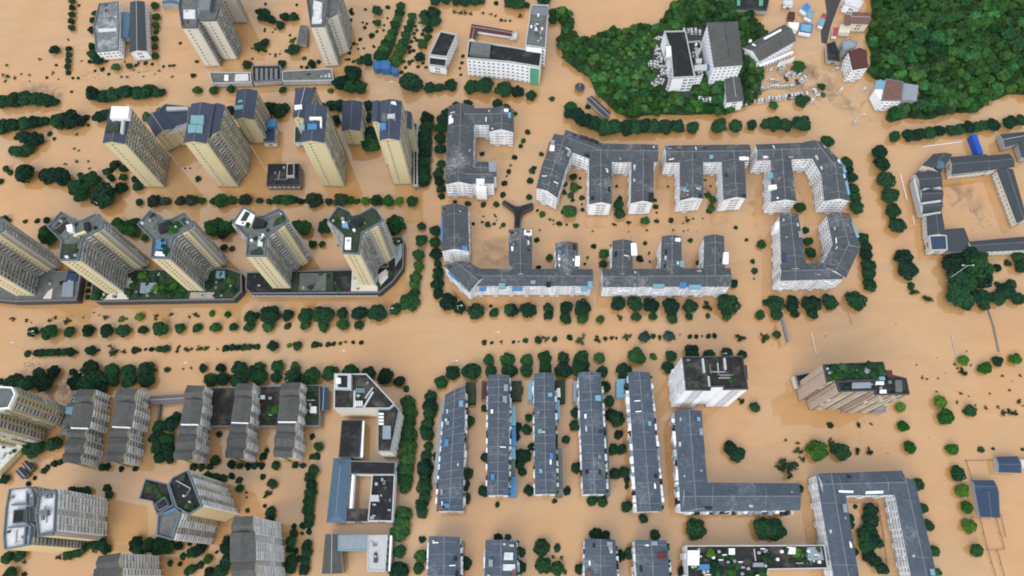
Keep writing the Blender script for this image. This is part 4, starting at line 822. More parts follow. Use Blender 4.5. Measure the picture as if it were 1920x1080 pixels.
bar_('second slate-roofed bar, deep blue shed along its right side', '917,705 953.7,705 952,927 915,927', [('953,930 968,930 968,893 954,893', -1, 9, 'sheet_blue', 'lean_to'), ('954,892 966,892 966,862 955,862', -1, 8.4, 'grey_deck', 'lean_to'), ('954,861 967,861 966,838 955,838', -1, 9, 'sheet_sky', 'lean_to'), ('955,837 968,837 967,800 955,800', -1, 8.8, 'sheet_blue', 'lean_to'), ('955,798 967,798 966,762 955,762', -1, 9.5, 'sheet_sky', 'lean_to'), ('958,750 978,750 978,714 959,714', -1, 5, 'moss_deck', 'annex')], 14)
bar_('third slate-roofed bar with pale blue annexes at its head', '1002.5,702 1037.5,701 1042,925 1005,925', [('990,749 1002,749 1002,714 992,714', -1, 8, 'sheet_sky', 'lean_to'), ('1042,785 1050,785 1049,750 1040,750', -1, 9, 'sheet_sky', 'lean_to'), ('1044,930 1056,930 1054,840 1044,840', -1, 9, 'grey_deck', 'lean_to'), ('1041,755 1060,755 1060,712 1041,712', -1, 4.5, 'moss_deck', 'annex'), ('1038,745 1051,744 1050,727 1040,729', 4.5, 1.5, 'sheet_white', 'tank_house')], 14)
bar_('fourth slate-roofed bar with planted right side balconies', '1086,700 1125,700 1135,925 1095,925', [('1136,928 1145,928 1138,790 1129,790', -1, 9, 'grey_deck', 'lean_to'), ('1074,752 1085,752 1085,714 1075,714', -1, 7, 'sheet_grey', 'lean_to'), ('1116,751 1127,751 1127,741 1116,741', BH + .6, 1.2, 'sheet_sky', 'roof_shed')], 14)
_r5 = bar_('rightmost slate-roofed bar with white dormers, jogged halfway', '1179,700 1217,700 1240,957 1196,958', [('1156,745 1173,745 1172,710 1156,711', -1, 6, 'sheet_sky', 'lean_to')], 8, n=22); jag(_r5, (1176, 720), (1193, 950), 34, 12.5, 2.2); jag(_r5, (1221, 720), (1243, 950), 22, 12)
b = Building('shed', 'small maroon-roofed shed left of second slate-roofed bar', 'shed'); b.wing('902,750 915,750 915,715 903,714', 4, 'flat', 'grey_wall', 'maroon_roof', style='none', end=None, par='rust_roof', ph=.2); b.finish()
b = blockq('slate-roofed L-shaped block round a flooded yard', [('1266,772 1314,772 1328,950 1278,958', dict(rmat='slate_roof')), ('1285,906 1496,908 1498,955 1280,958', dict(rmat='slate_roof'))], h=BH, group='lower slate-roofed court blocks'); dress(b, 18); jag(b, (1263, 785), (1275, 950), 26, 12.5, 1.8); jag(b, (1290, 960), (1490, 960), 20, 11)
b = blockq('big slate-roofed ring block with white windowed court', [('1535,890 1690,884 1700,926 1545,928', dict(rmat='slate_roof')), ('1532,892 1578,892 1612,1100 1568,1100', dict(rmat='slate_roof')), ('1672,890 1714,904 1760,1100 1714,1100', dict(rmat='slate_roof', style='court'))], [('1706,935 1718,930 1708,905 1698,908', BH, 1.3, 'slate_roof', 'roof_shed'), ('1564,923 1600,924 1600,920 1564,919', BH + .6, .7, 'white_plain', 'roof_wall'), ('1623,926 1656,925 1656,920 1624,921', BH + .5, .8, 'white_plain', 'roof_wall')], h=BH, group='lower slate-roofed court blocks'); dress(b, 16)
for lb, q in [('short slate-roofed bar at bottom edge beneath leftmost long bar', '806,1007 861,1009 862,1110 803,1110'), ('short slate-roofed bar at bottom edge with white roof terrace', '912,1014 967,1015 969,1110 910,1110'), ('short slate-roofed bar at bottom edge with planted roof corner', '1098,1012 1152,1014 1156,1110 1098,1110'), ('short slate-roofed bar at bottom edge with maroon roof patch', '1192,1014 1248,1015 1256,1110 1196,1110')]:
    b = bar_(lb, q, ribs=5, n=8)
    if 'maroon' in lb: b.feat('1226,1048 1250,1047 1250,1034 1230,1036', BH + .5, .8, 'maroon_roof', 'roof_patch')
    if 'terrace' in lb: b.feat('941,1070 966,1070 966,1058 941,1058', BH + .6, .9, 'pale_deck', 'roof_terrace'); b.feat('944,1050 962,1050 962,1036 946,1036', BH + .5, .9, 'pale_deck', 'roof_terrace')
b = Building('mixed_block', 'cluttered dark flat-roofed block with white sheds at bottom edge', 'building')
b.wing('1286,1023 1545,1022 1552,1066 1440,1068 1436,1090 1288,1090', 11, 'flat', 'white_wall', 'dirty_deck', style='white', end='gab', par='light_trim'); b.feat('1289,1060 1311,1060 1312,1032 1290,1032', 11, 2.2, 'sheet_white', 'roof_shed'); b.feat('1308,1068 1332,1068 1330,1058 1308,1058', 11, 1.6, 'sheet_blue', 'roof_shed'); b.feat('1367,1040 1378,1040 1378,1028 1367,1028', 11, 2.2, 'sheet_white', 'stair_house'); b.feat('1479,1039 1492,1039 1492,1026 1480,1026', 11, 2.2, 'sheet_white', 'stair_house'); b.feat('1412,1063 1432,1063 1432,1055 1413,1055', 11, 1.6, 'sheet_grey', 'roof_shed'); b.feat('1515,1050 1545,1050 1540,1026 1514,1026', 11, 1.4, 'sheet_grey', 'roof_shed'); b.finish(); b.clutter(b.wings[0], 95, ['tank', 'plant', 'box', 'bigplant', 'plant', 'solar', 'tank', 'bigplant', 'pipe'])

# lower left housing
V = 'grey-roofed yellow walk-up bars'
def vbar(label, quad, h=16, mid=None):
    b = Building('walkup_block', label, 'building', V); q = pts(quad)
    def lerp(a, c, t): return (a[0] + (c[0] - a[0]) * t, a[1] + (c[1] - a[1]) * t)
    for (t0, t1, dz, sx) in ((0, .2, -.7, 0), (.2, .52, .3, 1.5), (.52, .68, -.8, -1), (.68, .86, .3, 1.5), (.86, 1, -.5, -.5)):
        a, bq = lerp(q[0], q[3], t0), lerp(q[1], q[2], t0); c, d = lerp(q[1], q[2], t1), lerp(q[0], q[3], t1)
        s_ = ' '.join('%.1f,%.1f' % p for p in [(a[0] - sx * .3, a[1]), (bq[0] + sx, bq[1]), (c[0] + sx, c[1]), (d[0] - sx * .3, d[1])])
        b.wing(s_, h + dz, 'gable', 'yellow_wall', 'ashtile_roof', rule=vrule, par='grey_trim', rise=1.9, over=.3, cap=False)
    b.feat('%f,%f %f,%f %f,%f %f,%f' % (*lerp(q[0], q[3], .535), *lerp(q[1], q[2], .535), *lerp(q[1], q[2], .52), *lerp(q[0], q[3], .52)), h, 1.4, 'white_plain', 'party_wall'); b.finish(); return b
vbar('leftmost grey-roofed yellow bar beside rubble strip', '147,731 179,731 152,868 119,866'); vbar('second grey-roofed yellow bar, walled garden to its right', '222,728 257,730 232,866 200,865'); vbar('third grey-roofed yellow bar beside dense tree grove', '352,723 383,724 361,861 327,861'); vbar('fourth grey-roofed yellow bar standing over dark podium', '445,720 474,720 457,859 424,857'); vbar('fifth grey-roofed yellow bar nearest the commercial corner', '529,719 563,718 548,857 514,856')
b = Building('podium', 'dark flat podium behind three yellow walk-up bars', 'building')
b.wing('386,727 600,722 600,799 392,800', 5, 'flat', 'grey_wall', 'dirty_deck', style='none', end=None, par='grey_trim', ph=.5); b.feat('581,774 593,774 593,762 582,762', 5, 1.5, 'sheet_white', 'stair_house'); b.feat('488,748 496,748 496,741 488,741', 5, 1.2, 'sheet_white', 'vent_house'); b.feat('566,790 598,790 598,780 566,780', 5, .6, 'moss_deck', 'planting_bed'); b.feat('578,735 598,733 598,724 576,726', 5, .7, 'moss_deck', 'planting_bed'); b.finish(); b.clutter(b.wings[0], 34, ['box', 'plant', 'plant', 'bigplant', 'pipe'])
b = Building('shed', 'narrow dark blue-roofed shed right of the dark podium', 'shed'); b.wing('599,768 613,768 614,729 602,728', 4.5, 'gable', 'grey_wall', 'navy_roof', style='none', end=None, par='navy_roof', rise=.7); b.finish()
b = Building('covered_walk', 'mauve-roofed covered walk between yellow bars', 'building'); b.wing('283,757 345,753 345,741 284,744', 4, 'gable', 'grey_wall', 'purple_trim', style='none', end=None, par='grey_trim', rise=.8, ribmat='light_trim'); b.finish()
b = Building('wall_panel', 'thin dark garden wall beside flooded yellow-bar yard', 'wall'); b.wing('293,800 296,800 301,757 298,757', 2, 'flat', 'purple_trim', 'purple_trim', style='none', end=None, par='purple_trim', ph=.1); b.finish()
b = Building('rubble_terrace', 'grey cluttered terrace left of the yellow bars', 'terrace'); b.wing('112,815 130,815 150,742 138,738', 3, 'flat', 'grey_wall', 'grey_deck', style='none', end=None, par='grey_trim', ph=.3); b.finish(); b.clutter(b.wings[0], 10, ['box', 'shed'])
def wrule(nn, L): return ('gab2', 'yellow_wall') if nn.y < -.7 else (('none', 'yellow_wall') if nn.y > .1 or L < 9 else ('bay', 'yellow_wall'))
b = Building('apartment_tower', 'yellow tower with white cornice cut by left edge', 'tower')
b.wing('-70,722 26,727 32,740 20,766 -60,775', 42, 'flat', 'yellow_wall', 'grey_deck', rule=lambda nn, L: ('bay', 'yellow_wall'), par='white_plain', ph=1.6); b.wing('-75,780 -8,770 -14,800 -75,812', 41, 'flat', 'yellow_wall', 'grey_deck', rule=lambda nn, L: ('bay', 'yellow_wall'), par='white_plain', ph=1.6); b.finish()
b = Building('low_annex', 'yellow-walled low annex with pale roof at left edge', 'building'); b.wing('-5,890 44,838 30,826 -5,828', 5, 'flat', 'yellow_wall', 'pale_deck', style='whitewin', end='gab2', par='yellow_wall'); b.finish(); b.clutter(b.wings[0], 5, ['plant', 'box'])
b = Building('pavilion', 'small dark cross-shaped pavilion roof in the flooded garden', 'pavilion')
for s_ in ('31,884 43,897 52,890 40,877', '43,869 55,883 62,878 50,865'): b.wing(s_, 3.5, 'gable', 'dark_trim', 'charcoal_roof', style='none', end=None, par='light_trim', rise=.9, ribmat='light_trim')
b.finish()
b = Building('apartment_tower', 'yellow tower with white-coated roof at bottom left', 'tower')
zx = lambda s: Z(s, 0, (0, 890), 5.686)
b.wing(zx('430,195 600,155 612,200 590,600 565,650 420,660 395,440'), 43, 'flat', 'yellow_wall', 'pale_deck', rule=lambda nn, L: ('baypale', 'bay_wall') if nn.x > .7 else (('none', 'yellow_wall') if nn.y < -.5 else ('baygrey', 'bay_wall')), par='blue_trim', ph=1.2)
b.wing(zx('110,155 340,130 372,190 375,330 300,345 300,520 350,560 325,750 60,800 50,650 75,350'), 42.6, 'flat', 'yellow_wall', 'pale_deck', rule=lambda nn, L: ('none', 'yellow_wall') if nn.y < -.7 else ('baygrey', 'bay_wall'), par='blue_trim', ph=1.2)
b.wing(zx('300,500 400,500 400,350 300,350'), 41, 'flat', 'grey_wall', 'grey_deck', style='none', end=None, par='blue_trim'); b.feat(zx('130,520 255,510 260,365 145,375'), 42.6, 2.0, 'blue_trim', 'lift_house'); b.feat(zx('140,510 245,502 250,373 152,382'), 44.6, .2, 'tar_deck', 'lift_roof'); b.feat(zx('270,325 375,320 375,240 275,240'), 42.6, .5, 'blue_trim', 'roof_terrace'); b.feat(zx('250,650 345,640 345,570 260,575'), 42.6, .5, 'blue_trim', 'roof_terrace'); 
for s_, z_ in (('120,330 270,320 268,300 122,310', 43.5), ('270,320 285,320 290,170 275,170', 43.5), ('80,570 300,555 300,540 82,555', 43.5), ('245,760 262,756 275,560 260,560', 43.5), ('425,640 580,605 580,590 425,625', 43.9), ('425,230 590,190 590,178 425,215', 43.9), ('395,420 470,415 470,395 395,400', 43.9)): b.feat(zx(s_), z_ - 1.0, 1.5, 'blue_trim', 'roof_wall')
b.feat(zx('430,440 500,435 500,370 432,372'), 43, 2.2, 'blue_trim', 'stair_house'); b.feat(zx('290,200 335,195 335,150 292,150'), 42.6, 1.6, 'sheet_grey', 'stair_house'); b.finish(); b.clutter(b.wings[0], 8, ['box', 'pipe']); b.clutter(b.wings[1], 8, ['box', 'pipe'])
b = Building('apartment_tower', 'Y-shaped yellow tower with dark roof and green corners, bottom left', 'tower')
zy = lambda s: Z(s, 0, (250, 870), 5.143)
yr = lambda nn, L: ('none', 'yellow_wall') if nn.y < -.8 else (('baymix', 'bay_wall') if nn.x > .3 else ('baygrey', 'bay_wall'))
b.wing(zy('345,195 385,130 525,60 545,90 670,410 545,490 420,420'), 44, 'flat', 'yellow_wall', 'tar_deck', rule=yr, par='blue_trim', ph=1.1); b.wing(zy('125,140 340,190 400,395 300,460 235,490 190,365 60,340'), 43.7, 'flat', 'yellow_wall', 'dirty_deck', rule=yr, par='blue_trim', ph=1.1); b.wing(zy('245,495 410,425 465,470 380,735 230,690'), 43.4, 'flat', 'yellow_wall', 'grey_deck', rule=yr, par='blue_trim', ph=1.1)
b.feat(zy('205,385 240,455 340,400 300,315'), 43.7, 2.4, 'blue_trim', 'lift_house'); b.feat(zy('215,385 243,440 328,395 298,330'), 46.1, .2, 'tar_deck', 'lift_roof'); b.feat(zy('300,490 420,440 400,415 310,460'), 43.5, .8, 'sheet_blue', 'roof_sheet'); b.feat(zy('105,240 150,290 205,210 130,165'), 43.7, .8, 'moss_deck', 'roof_garden'); b.feat(zy('415,160 490,165 500,95 440,110'), 44, .8, 'moss_deck', 'roof_garden'); b.finish(); b.clutter(b.wings[0], 8, ['box', 'plant', 'pipe']); b.clutter(b.wings[1], 8, ['plant', 'plant'])
b = Building('apartment_tower', 'grey pitched-roof yellow tower with pale balconies at bottom edge', 'tower')
for s_, dz in (('440,970 473,969 476,1003 436,1003', -.5), ('433,1001 477,1000 478,1050 433,1052', .4), ('437,1050 478,1048 481,1090 437,1092', -.5)): b.wing(s_, 42 + dz, 'gable', 'yellow_wall', 'ashtile_roof', rule=lambda nn, L: ('none', 'yellow_wall') if nn.y < -.6 else ('baypale', 'bay_wall'), par='grey_trim', rise=1.9, over=.4, cap=False)
b.finish()
b = Building('apartment_tower', 'grey pitched-roof yellow tower cut by bottom edge, leftmost', 'tower')
for s_, dz in (('186,1044 225,1038 225,1068 184,1070', -.4), ('178,1068 228,1066 228,1120 176,1120', .4)): b.wing(s_, 38 + dz, 'gable', 'yellow_wall', 'ashtile_roof', rule=lambda nn, L: ('none', 'yellow_wall') if nn.y < -.6 else ('baypale', 'bay_wall'), par='grey_trim', rise=1.9, over=.4, cap=False)
b.finish()

# commercial corner and its neighbours
za = lambda s: Z(s, 0, (600, 680), 4.909)
crule = lambda nn, L: ('none', 'pale_wall') if nn.y < -.7 else ('whitewin', 'pale_wall')
b = Building('commercial_block', 'cream corner block with slanted face and cluttered grey roof', 'building')
b.wing(za('130,425 135,105 430,105 690,385 640,425'), 20, 'flat', 'pale_wall', 'dirty_deck', rule=crule, par='light_trim'); b.wing(za('530,820 655,820 735,440 690,390 640,428 535,432'), 19.4, 'flat', 'pale_wall', 'dirty_deck', rule=crule, par='sheet_grey'); b.feat(za('130,240 285,245 285,100 130,98'), 20, 3.2, 'light_trim', 'stair_house'); b.feat(za('165,225 250,228 252,120 168,118'), 23.2, .2, 'tar_deck', 'stair_roof'); b.feat(za('145,190 190,190 190,140 145,140'), 23.4, 1.2, 'sheet_white', 'water_tank'); b.feat(za('575,700 650,700 650,580 578,580'), 19.4, 2, 'sheet_grey', 'skylight_box')
for s_ in ('305,415 325,415 325,255 310,255', '385,425 400,430 495,270 480,262', '410,325 420,330 490,230 480,225'): b.feat(za(s_), 20, 1.0, 'light_trim', 'duct')
for k in range(4): b.feat(za('%d,400 %d,400 %d,350 %d,350' % (325 + k * 18, 335 + k * 18, 335 + k * 18, 325 + k * 18)), 20, 1.4, 'sheet_white', 'cooling_unit')
for k in range(5): b.feat(za('%d,275 %d,275 %d,235 %d,235' % (330 + k * 17, 340 + k * 17, 340 + k * 17, 330 + k * 17)), 20, 1.2, 'sheet_teal', 'cooling_unit')
for k in range(4): b.feat(za('540,%d 585,%d 585,%d 540,%d' % (480 + k * 30, 480 + k * 30, 462 + k * 30, 462 + k * 30)), 19.4, 1.3, 'sheet_white', 'cooling_unit')
b.finish(); b.clutter(b.wings[0], 10, ['box', 'pipe', 'plant'])
b = Building('market_hall', 'plain black flat-roofed hall below the cream corner block', 'building'); b.wing('641,788 680,788 674,857 635,857', 8, 'flat', 'white_wall', 'tar_deck', style='whitewin', end='gab2', par='dark_trim', ph=.2); b.feat('676,857 680,857 683,789 680,789', 7, 1.6, 'white_plain', 'edge_wall'); b.finish()
b = Building('courtyard_block', 'square black flat-roofed block round a flooded courtyard', 'building')
b.wing('657,864 742,866 741,890 656,889', 9, 'flat', 'white_wall', 'tar_deck', style='whitewin', end='gab2', par='grey_trim', ph=.4); b.wing('698,890 741,890 736,978 690,977', 9.05, 'flat', 'white_wall', 'tar_deck', style='whitewin', end='gab2', par='light_trim', ph=.6); b.wing('650,953 691,954 690,978 648,978', 8.8, 'flat', 'white_wall', 'dirty_deck', style='whitewin', end='gab2', par='dark_trim', ph=.3)
b.feat('694,940 710,940 710,928 695,928', 9, 1.8, 'light_trim', 'stair_house'); b.feat('655,953 660,953 664,890 660,890', 5, 4.4, 'white_plain', 'inner_wall'); b.finish(); b.clutter(b.wings[1], 12, ['box', 'box'])
b = Building('blue_roofed_hall', 'long hall with blue-grey hipped roof beside black courtyard block', 'building'); b.wing('627,861 656,861 647,978 614,978', 9.5, 'gable', 'white_wall', 'bluegrey_roof', style='whitewin', end='gab2', par='bluegrey_roof', hip=(.9, .9), rise=2.2, ribmat='sheet_grey'); b.finish()
b = Building('service_block', 'U-shaped low block, dark, teal and pale grey roofs', 'building'); b.wing('612,1003 635,1004 640,1073 605,1074', 8, 'gable', 'grey_wall', 'ashtile_roof', style='none', end=None, par='light_trim', rise=1.2); b.wing('634,1004 688,1003 688,1033 634,1033', 8.4, 'flat', 'grey_wall', 'sheet_grey', style='none', end=None, par='sheet_teal', ph=.3); b.wing('689,1004 727,1003 722,1071 689,1071', 8, 'flat', 'grey_wall', 'light_trim', style='whitewin', end=None, par='light_trim', ph=.4); b.feat('700,1055 708,1055 708,1038 701,1038', 8, .3, 'rust_roof', 'roof_patch'); b.feat('728,1071 731,1071 735,1004 731,1004', 3, 4, 'white_plain', 'edge_wall'); b.finish(); b.clutter(b.wings[2], 5, ['box'])
# white tower and brown tower
zw = lambda s: Z(s, 0, (1230, 640), 6.75)
b = Building('apartment_tower', 'white tower with stained black roof beside the avenue', 'tower'); b.wing(zw('330,200 1090,190 1160,610 850,615 850,575 690,580 685,625 375,620'), 38, 'flat', 'white_plain', 'dirty_deck', rule=lambda nn, L: ('gab' if nn.y < -.7 and L > 9 else ('white' if nn.x < -.3 else 'none'), 'white_plain'), par='dark_trim', ph=1.2)
b.feat(zw('600,395 625,395 605,215 580,215'), 38, 1.6, 'light_trim', 'roof_wall'); b.feat(zw('870,355 895,355 880,210 855,210'), 38, 1.6, 'light_trim', 'roof_wall'); b.feat(zw('672,570 690,570 675,440 655,440'), 38, 1.6, 'light_trim', 'roof_wall'); b.feat(zw('1110,480 1165,480 1150,300 1105,300'), 30, 5, 'dark_trim', 'side_bay'); b.finish(); b.clutter(b.wings[0], 14, ['box', 'plant', 'pipe'])
zb = lambda s: ' '.join('%.1f,%.1f' % (1440 + x / 4, 540 + y / 4) for x, y in pts(s))
brule = lambda nn, L: ('end' if nn.x < -.5 else 'brown', 'brown_wall') if L > 4 else ('none', 'brown_wall')
b = Building('apartment_tower', 'brown tower with planted roof standing alone in the flood', 'tower'); b.wing(zb('410,575 860,555 880,640 800,690 530,700 500,690 440,712'), 38.8, 'flat', 'brown_wall', 'moss_deck', rule=brule, par='dark_trim'); b.wing(zb('505,705 800,692 885,645 1030,680 1055,800 800,803 800,772 530,780'), 39.4, 'flat', 'brown_wall', 'tar_deck', rule=brule, par='dark_trim', ph=1.2)
b.feat(zb('615,640 815,640 810,590 620,590'), 38.8, .9, 'sheet_grey', 'glass_roof'); b.feat(zb('630,755 775,750 770,705 632,710'), 39.4, .8, 'sheet_grey', 'roof_terrace'); b.feat(zb('835,690 880,690 875,665 835,665'), 39.4, 1.4, 'sheet_sky', 'roof_shed'); b.feat(zb('810,725 870,725 870,700 812,700'), 39.4, 1.4, 'sheet_white', 'roof_shed'); b.feat(zb('840,790 890,790 888,762 842,762'), 39.4, 1.4, 'sheet_white', 'roof_shed'); b.feat(zb('900,670 940,670 930,615 885,615'), 39.4, 1.4, 'maroon_roof', 'roof_shed'); b.feat(zb('960,780 1010,780 1005,690 955,690'), 39.4, 1.2, 'grey_deck', 'roof_terrace'); b.finish(); b.clutter(b.wings[0], 40, ['bigplant', 'plant', 'bigplant', 'box']); b.clutter(b.wings[1], 10, ['box', 'pipe', 'plant'])
b = Building('low_annex', 'dark flat annex at left foot of the brown tower', 'building'); b.wing(zb('200,655 300,640 330,690 225,745'), 7, 'flat', 'pale_wall', 'tar_deck', style='none', end=None, par='grey_trim'); b.finish()
b = Building('low_annex', 'low grey canopy at the right foot of the brown tower', 'building'); b.wing(zb('790,925 880,930 885,890 830,885'), 4, 'flat', 'grey_wall', 'sheet_grey', style='none', end=None, par='grey_trim', ph=.3); b.finish()
# ring school on the right
zs = lambda s: Z(s, 0, (1680, 220), 4.0)
b = Building('institution_building', 'dark-roofed ring of wings round a silted yard at right', 'building')
for s_, kw in [('145,420 320,395 345,530 180,535', {}), ('185,535 340,530 345,625 190,630', {}), ('190,632 342,625 335,705 200,720', {}), ('232,715 340,708 370,880 240,885', {}), ('200,360 280,280 420,275 330,420', {}), ('400,300 680,280 690,395 420,425', {}), ('680,290 850,275 885,370 700,395', {}), ('760,400 875,390 980,760 910,790', {}), ('545,935 990,895 1000,990 560,1010', {})]:
    b.wing(zs(s_), 7.0, 'gable', 'pale_wall', 'charcoal_roof', style='whitewin', end='gab2', par='grey_trim', ribs=0, rise=1.7, over=.3, ribmat='grey_trim', **kw)
b.wing(zs('375,840 510,830 550,935 560,1005 390,1005'), 6.5, 'flat', 'grey_wall', 'charcoal_roof', style='none', end=None, par='dark_trim', ph=.2); b.wing(zs('245,890 375,885 385,995 260,1000'), 6.8, 'flat', 'pale_wall', 'navy_roof', style='none', end='gab2', par='light_trim', ph=.5)
for s_ in ('195,545 330,520 345,535 215,530', '185,640 335,618 340,632 200,650', '200,728 335,706 338,716 205,736'): b.feat(zs(s_), 7.6, 1.6, 'light_trim', 'party_wall')
b.feat(zs('420,440 690,405 690,398 420,428'), 6.6, .8, 'rib_grey', 'eaves_wall'); b.feat(zs('130,470 190,720 200,715 145,440'), 2, 5, 'light_trim', 'edge_wall'); b.feat(zs('300,380 360,385 365,335 320,320'), 9.0, .5, 'bluegrey_roof', 'skylight'); b.finish()
b = Building('institution_building', 'dark low roofs of a separate wing at right edge', 'building'); b.wing(zs('785,130 990,110 990,170 820,220'), 6, 'gable', 'grey_wall', 'charcoal_roof', style='none', end=None, par='light_trim', rise=1.4); b.wing(zs('915,200 990,180 1000,300 950,300'), 5.8, 'gable', 'grey_wall', 'charcoal_roof', style='none', end=None, par='light_trim', rise=1.2); b.finish()
b = Building('blue_footbridge', 'bright blue narrow roofed link behind the silted-yard ring', 'bridge'); b.wing(zs('565,130 605,128 655,270 620,275'), 5, 'gable', 'deep_blue', 'deep_blue', style='none', end=None, par='deep_blue', rise=.5, over=.1, cap=False); b.finish()
def shelter(label, s_, h=4.0, **kw):
    b = Building('shelter', label, 'shelter'); b.wing(s_, h, 'gable', 'light_trim', 'navy_roof', style='none', end=None, par='grey_trim', rise=1.0, ribmat='blue_trim', **kw); b.finish(); return b
b = Building('shelter', 'larger navy-roofed shelter with bent ridge at lower right', 'shelter'); b.wing('1826,902 1862,902 1871,923 1830,922', 4, 'gable', 'light_trim', 'navy_roof', style='none', end=None, par='grey_trim', rise=.8, ribmat='blue_trim'); b.wing('1831,922 1871,922 1873,969 1840,968', 4, 'gable', 'light_trim', 'navy_roof', style='none', end=None, par='grey_trim', rise=.9, ribmat='blue_trim'); b.finish()
shelter('smaller navy-roofed shelter near the right edge', '1870,858 1907,857 1913,885 1874,884')
b = Building('white_shed', 'white shed cut by the right edge beside navy shelter', 'shed'); b.wing('1913,862 1930,862 1930,878 1916,878', 3, 'flat', 'white_plain', 'pale_deck', style='none', end=None, par='light_trim', ph=.2); b.finish()
# Y-shaped canopy in the inner court
b = Building('canopy', 'dark Y-shaped flat canopy rising from the inner court', 'canopy')
b.wing(Z('675,45 700,28 800,85 845,88 960,52 980,75 978,100 880,145 858,185 850,285 792,283 798,190 785,130', 0, (810, 370), 5.144), 3.2, 'flat', 'dark_trim', 'tar_deck', style='none', end=None, par='dark_trim', ph=.15); b.finish()
# round pavilion and long dark roof near the knoll
b = Building('pavilion', 'octagonal dark pavilion roof alone in the water', 'pavilion'); c_ = P(1087, 163, 3); pl = [(c_[0] + 3.6 * math.cos(k * math.pi / 4 + .39), c_[1] + 3.6 * math.sin(k * math.pi / 4 + .39)) for k in range(8)]; b.wings.append(dict(poly=pl)); R_ = b.R(); m = MB()
for k in range(8): m.face([(*pl[k], 3), (*pl[(k + 1) % 8], 3), (c_[0], c_[1], 4.8)])
m.build('roof', 'charcoal_roof', R_); m = MB(); m.cyl((c_[0], c_[1], 4.5), .9, .9, 8, 0, .5); m.build('finial', 'grey_trim', R_)
for k in range(8): m = MB(); q = inset(pl, .5)[k]; m.cyl((q[0], q[1], -1), .18, 4.1, 6); m.build('column', 'dark_trim', R_)
b = Building('covered_stand', 'long narrow dark roof between tree row and knoll', 'building'); b.wing('1101,186 1110,181 1144,212 1136,220', 4.5, 'gable', 'grey_wall', 'charcoal_roof', style='none', end=None, par='light_trim', rise=.9); b.finish()

# ------------------------------------------------------------------ trees and shrubs: (tile, zone, tone, 'x y r; ...') in quarter pixels of the tile
ZN = {   # zone -> (phrase, sort axis)
 'av_up': ('in the avenue\'s upper row', 'x'), 'av_front': ('fronting the avenue\'s upper row', 'x'),
 'median': ('of those down the avenue\'s middle', 'x'), 'av_low': ('in the avenue\'s lower back row', 'x'), 'av_low2': ('in the avenue\'s lower front row', 'x'),
 'pod_row': ('before the planted podiums', 'x'), 'street_row': ('in the row above the Y-shaped towers', 'x'),
 'tl_row': ('of the dense clumps at upper left', 'x'), 'tl_big': ('left of the cream high-rises', 'x'), 'tl_school': ('around the top-left grey blocks', 'x'), 'tl_line': ('in the thin line standing at top left', 'y'), 'tl_misc': ('dotted over water at upper left', 'x'),
 'pale_t': ('around the pale top-edge towers', 'x'), 'park_hedge1': ('of the left hedge leading to the blue gate', 'y'), 'park_hedge2': ('of the right hedge leading to the blue gate', 'y'), 'park': ('scattered in the park by the blue gate', 'x'),
 'top_row': ('of those along the top edge', 'x'), 'school_front': ('before the white five-storey block', 'x'), 'tower_gap': ('between and behind the cream high-rises', 'x'), 'y_gap': ('between the Y-shaped towers', 'x'),
 'st_left': ('beside the last high-rise', 'y'), 'st_right': ('against the C-shaped block\'s left side', 'y'), 'st_mid': ('down the street beside the rightmost podium', 'y'), 'st_mid2': ('left of the blue-sheeted block', 'y'),
 'knoll_row': ('in the curved row below the wooded knoll', 'x'), 'knoll_misc': ('in the water left of the knoll', 'x'), 'rt_row': ('in the row below the forested hill', 'x'), 'rt_park': ('around the flooded car park', 'x'),
 'court_c': ('right of the C-shaped block', 'y'), 'court': ('in the white blocks\' inner court', 'x'), 'leafy': ('in the hooked comb block\'s court', 'x'), 'wings': ('between the white comb blocks\' wings', 'x'),
 'hs': ('right of the horseshoe block', 'y'), 'rt_st': ('in the right-hand street', 'y'), 'ucourt': ('inside the U-shaped block\'s court', 'y'), 'u_rt': ('right of the U-shaped block', 'y'), 'park_r': ('in the grove below the silted-yard ring', 'x'),
 'rt_low': ('scattered at right beyond the brown tower', 'x'), 'rt_field': ('in open water below the brown tower', 'x'), 'ring_rt': ('right of the big ring block', 'y'), 'walk': ('in the line left of the navy shelters', 'y'), 'ring': ('inside the big ring block', 'y'),
 'v_yard': ('among the yellow walk-up bars', 'x'), 'grove': ('in the grove left of the third yellow bar', 'x'), 'll': ('in the lower left tower gardens', 'x'), 'll2': ('right of the Y-shaped yellow tower', 'x'), 'hedge_c': ('in the dark hedge left of the blue-roofed hall', 'y'), 'hedge_r': ('in the hedge right of the commercial corner', 'y'), 'hedge_b': ('in the hedge left of the leftmost long bar', 'y'), 'bars': ('between the long slate-roofed bars', 'x'), 'bars_b': ('around the short bottom-edge bars', 'x'), 'yard': ('round the slate-roofed L-shaped block', 'x')}
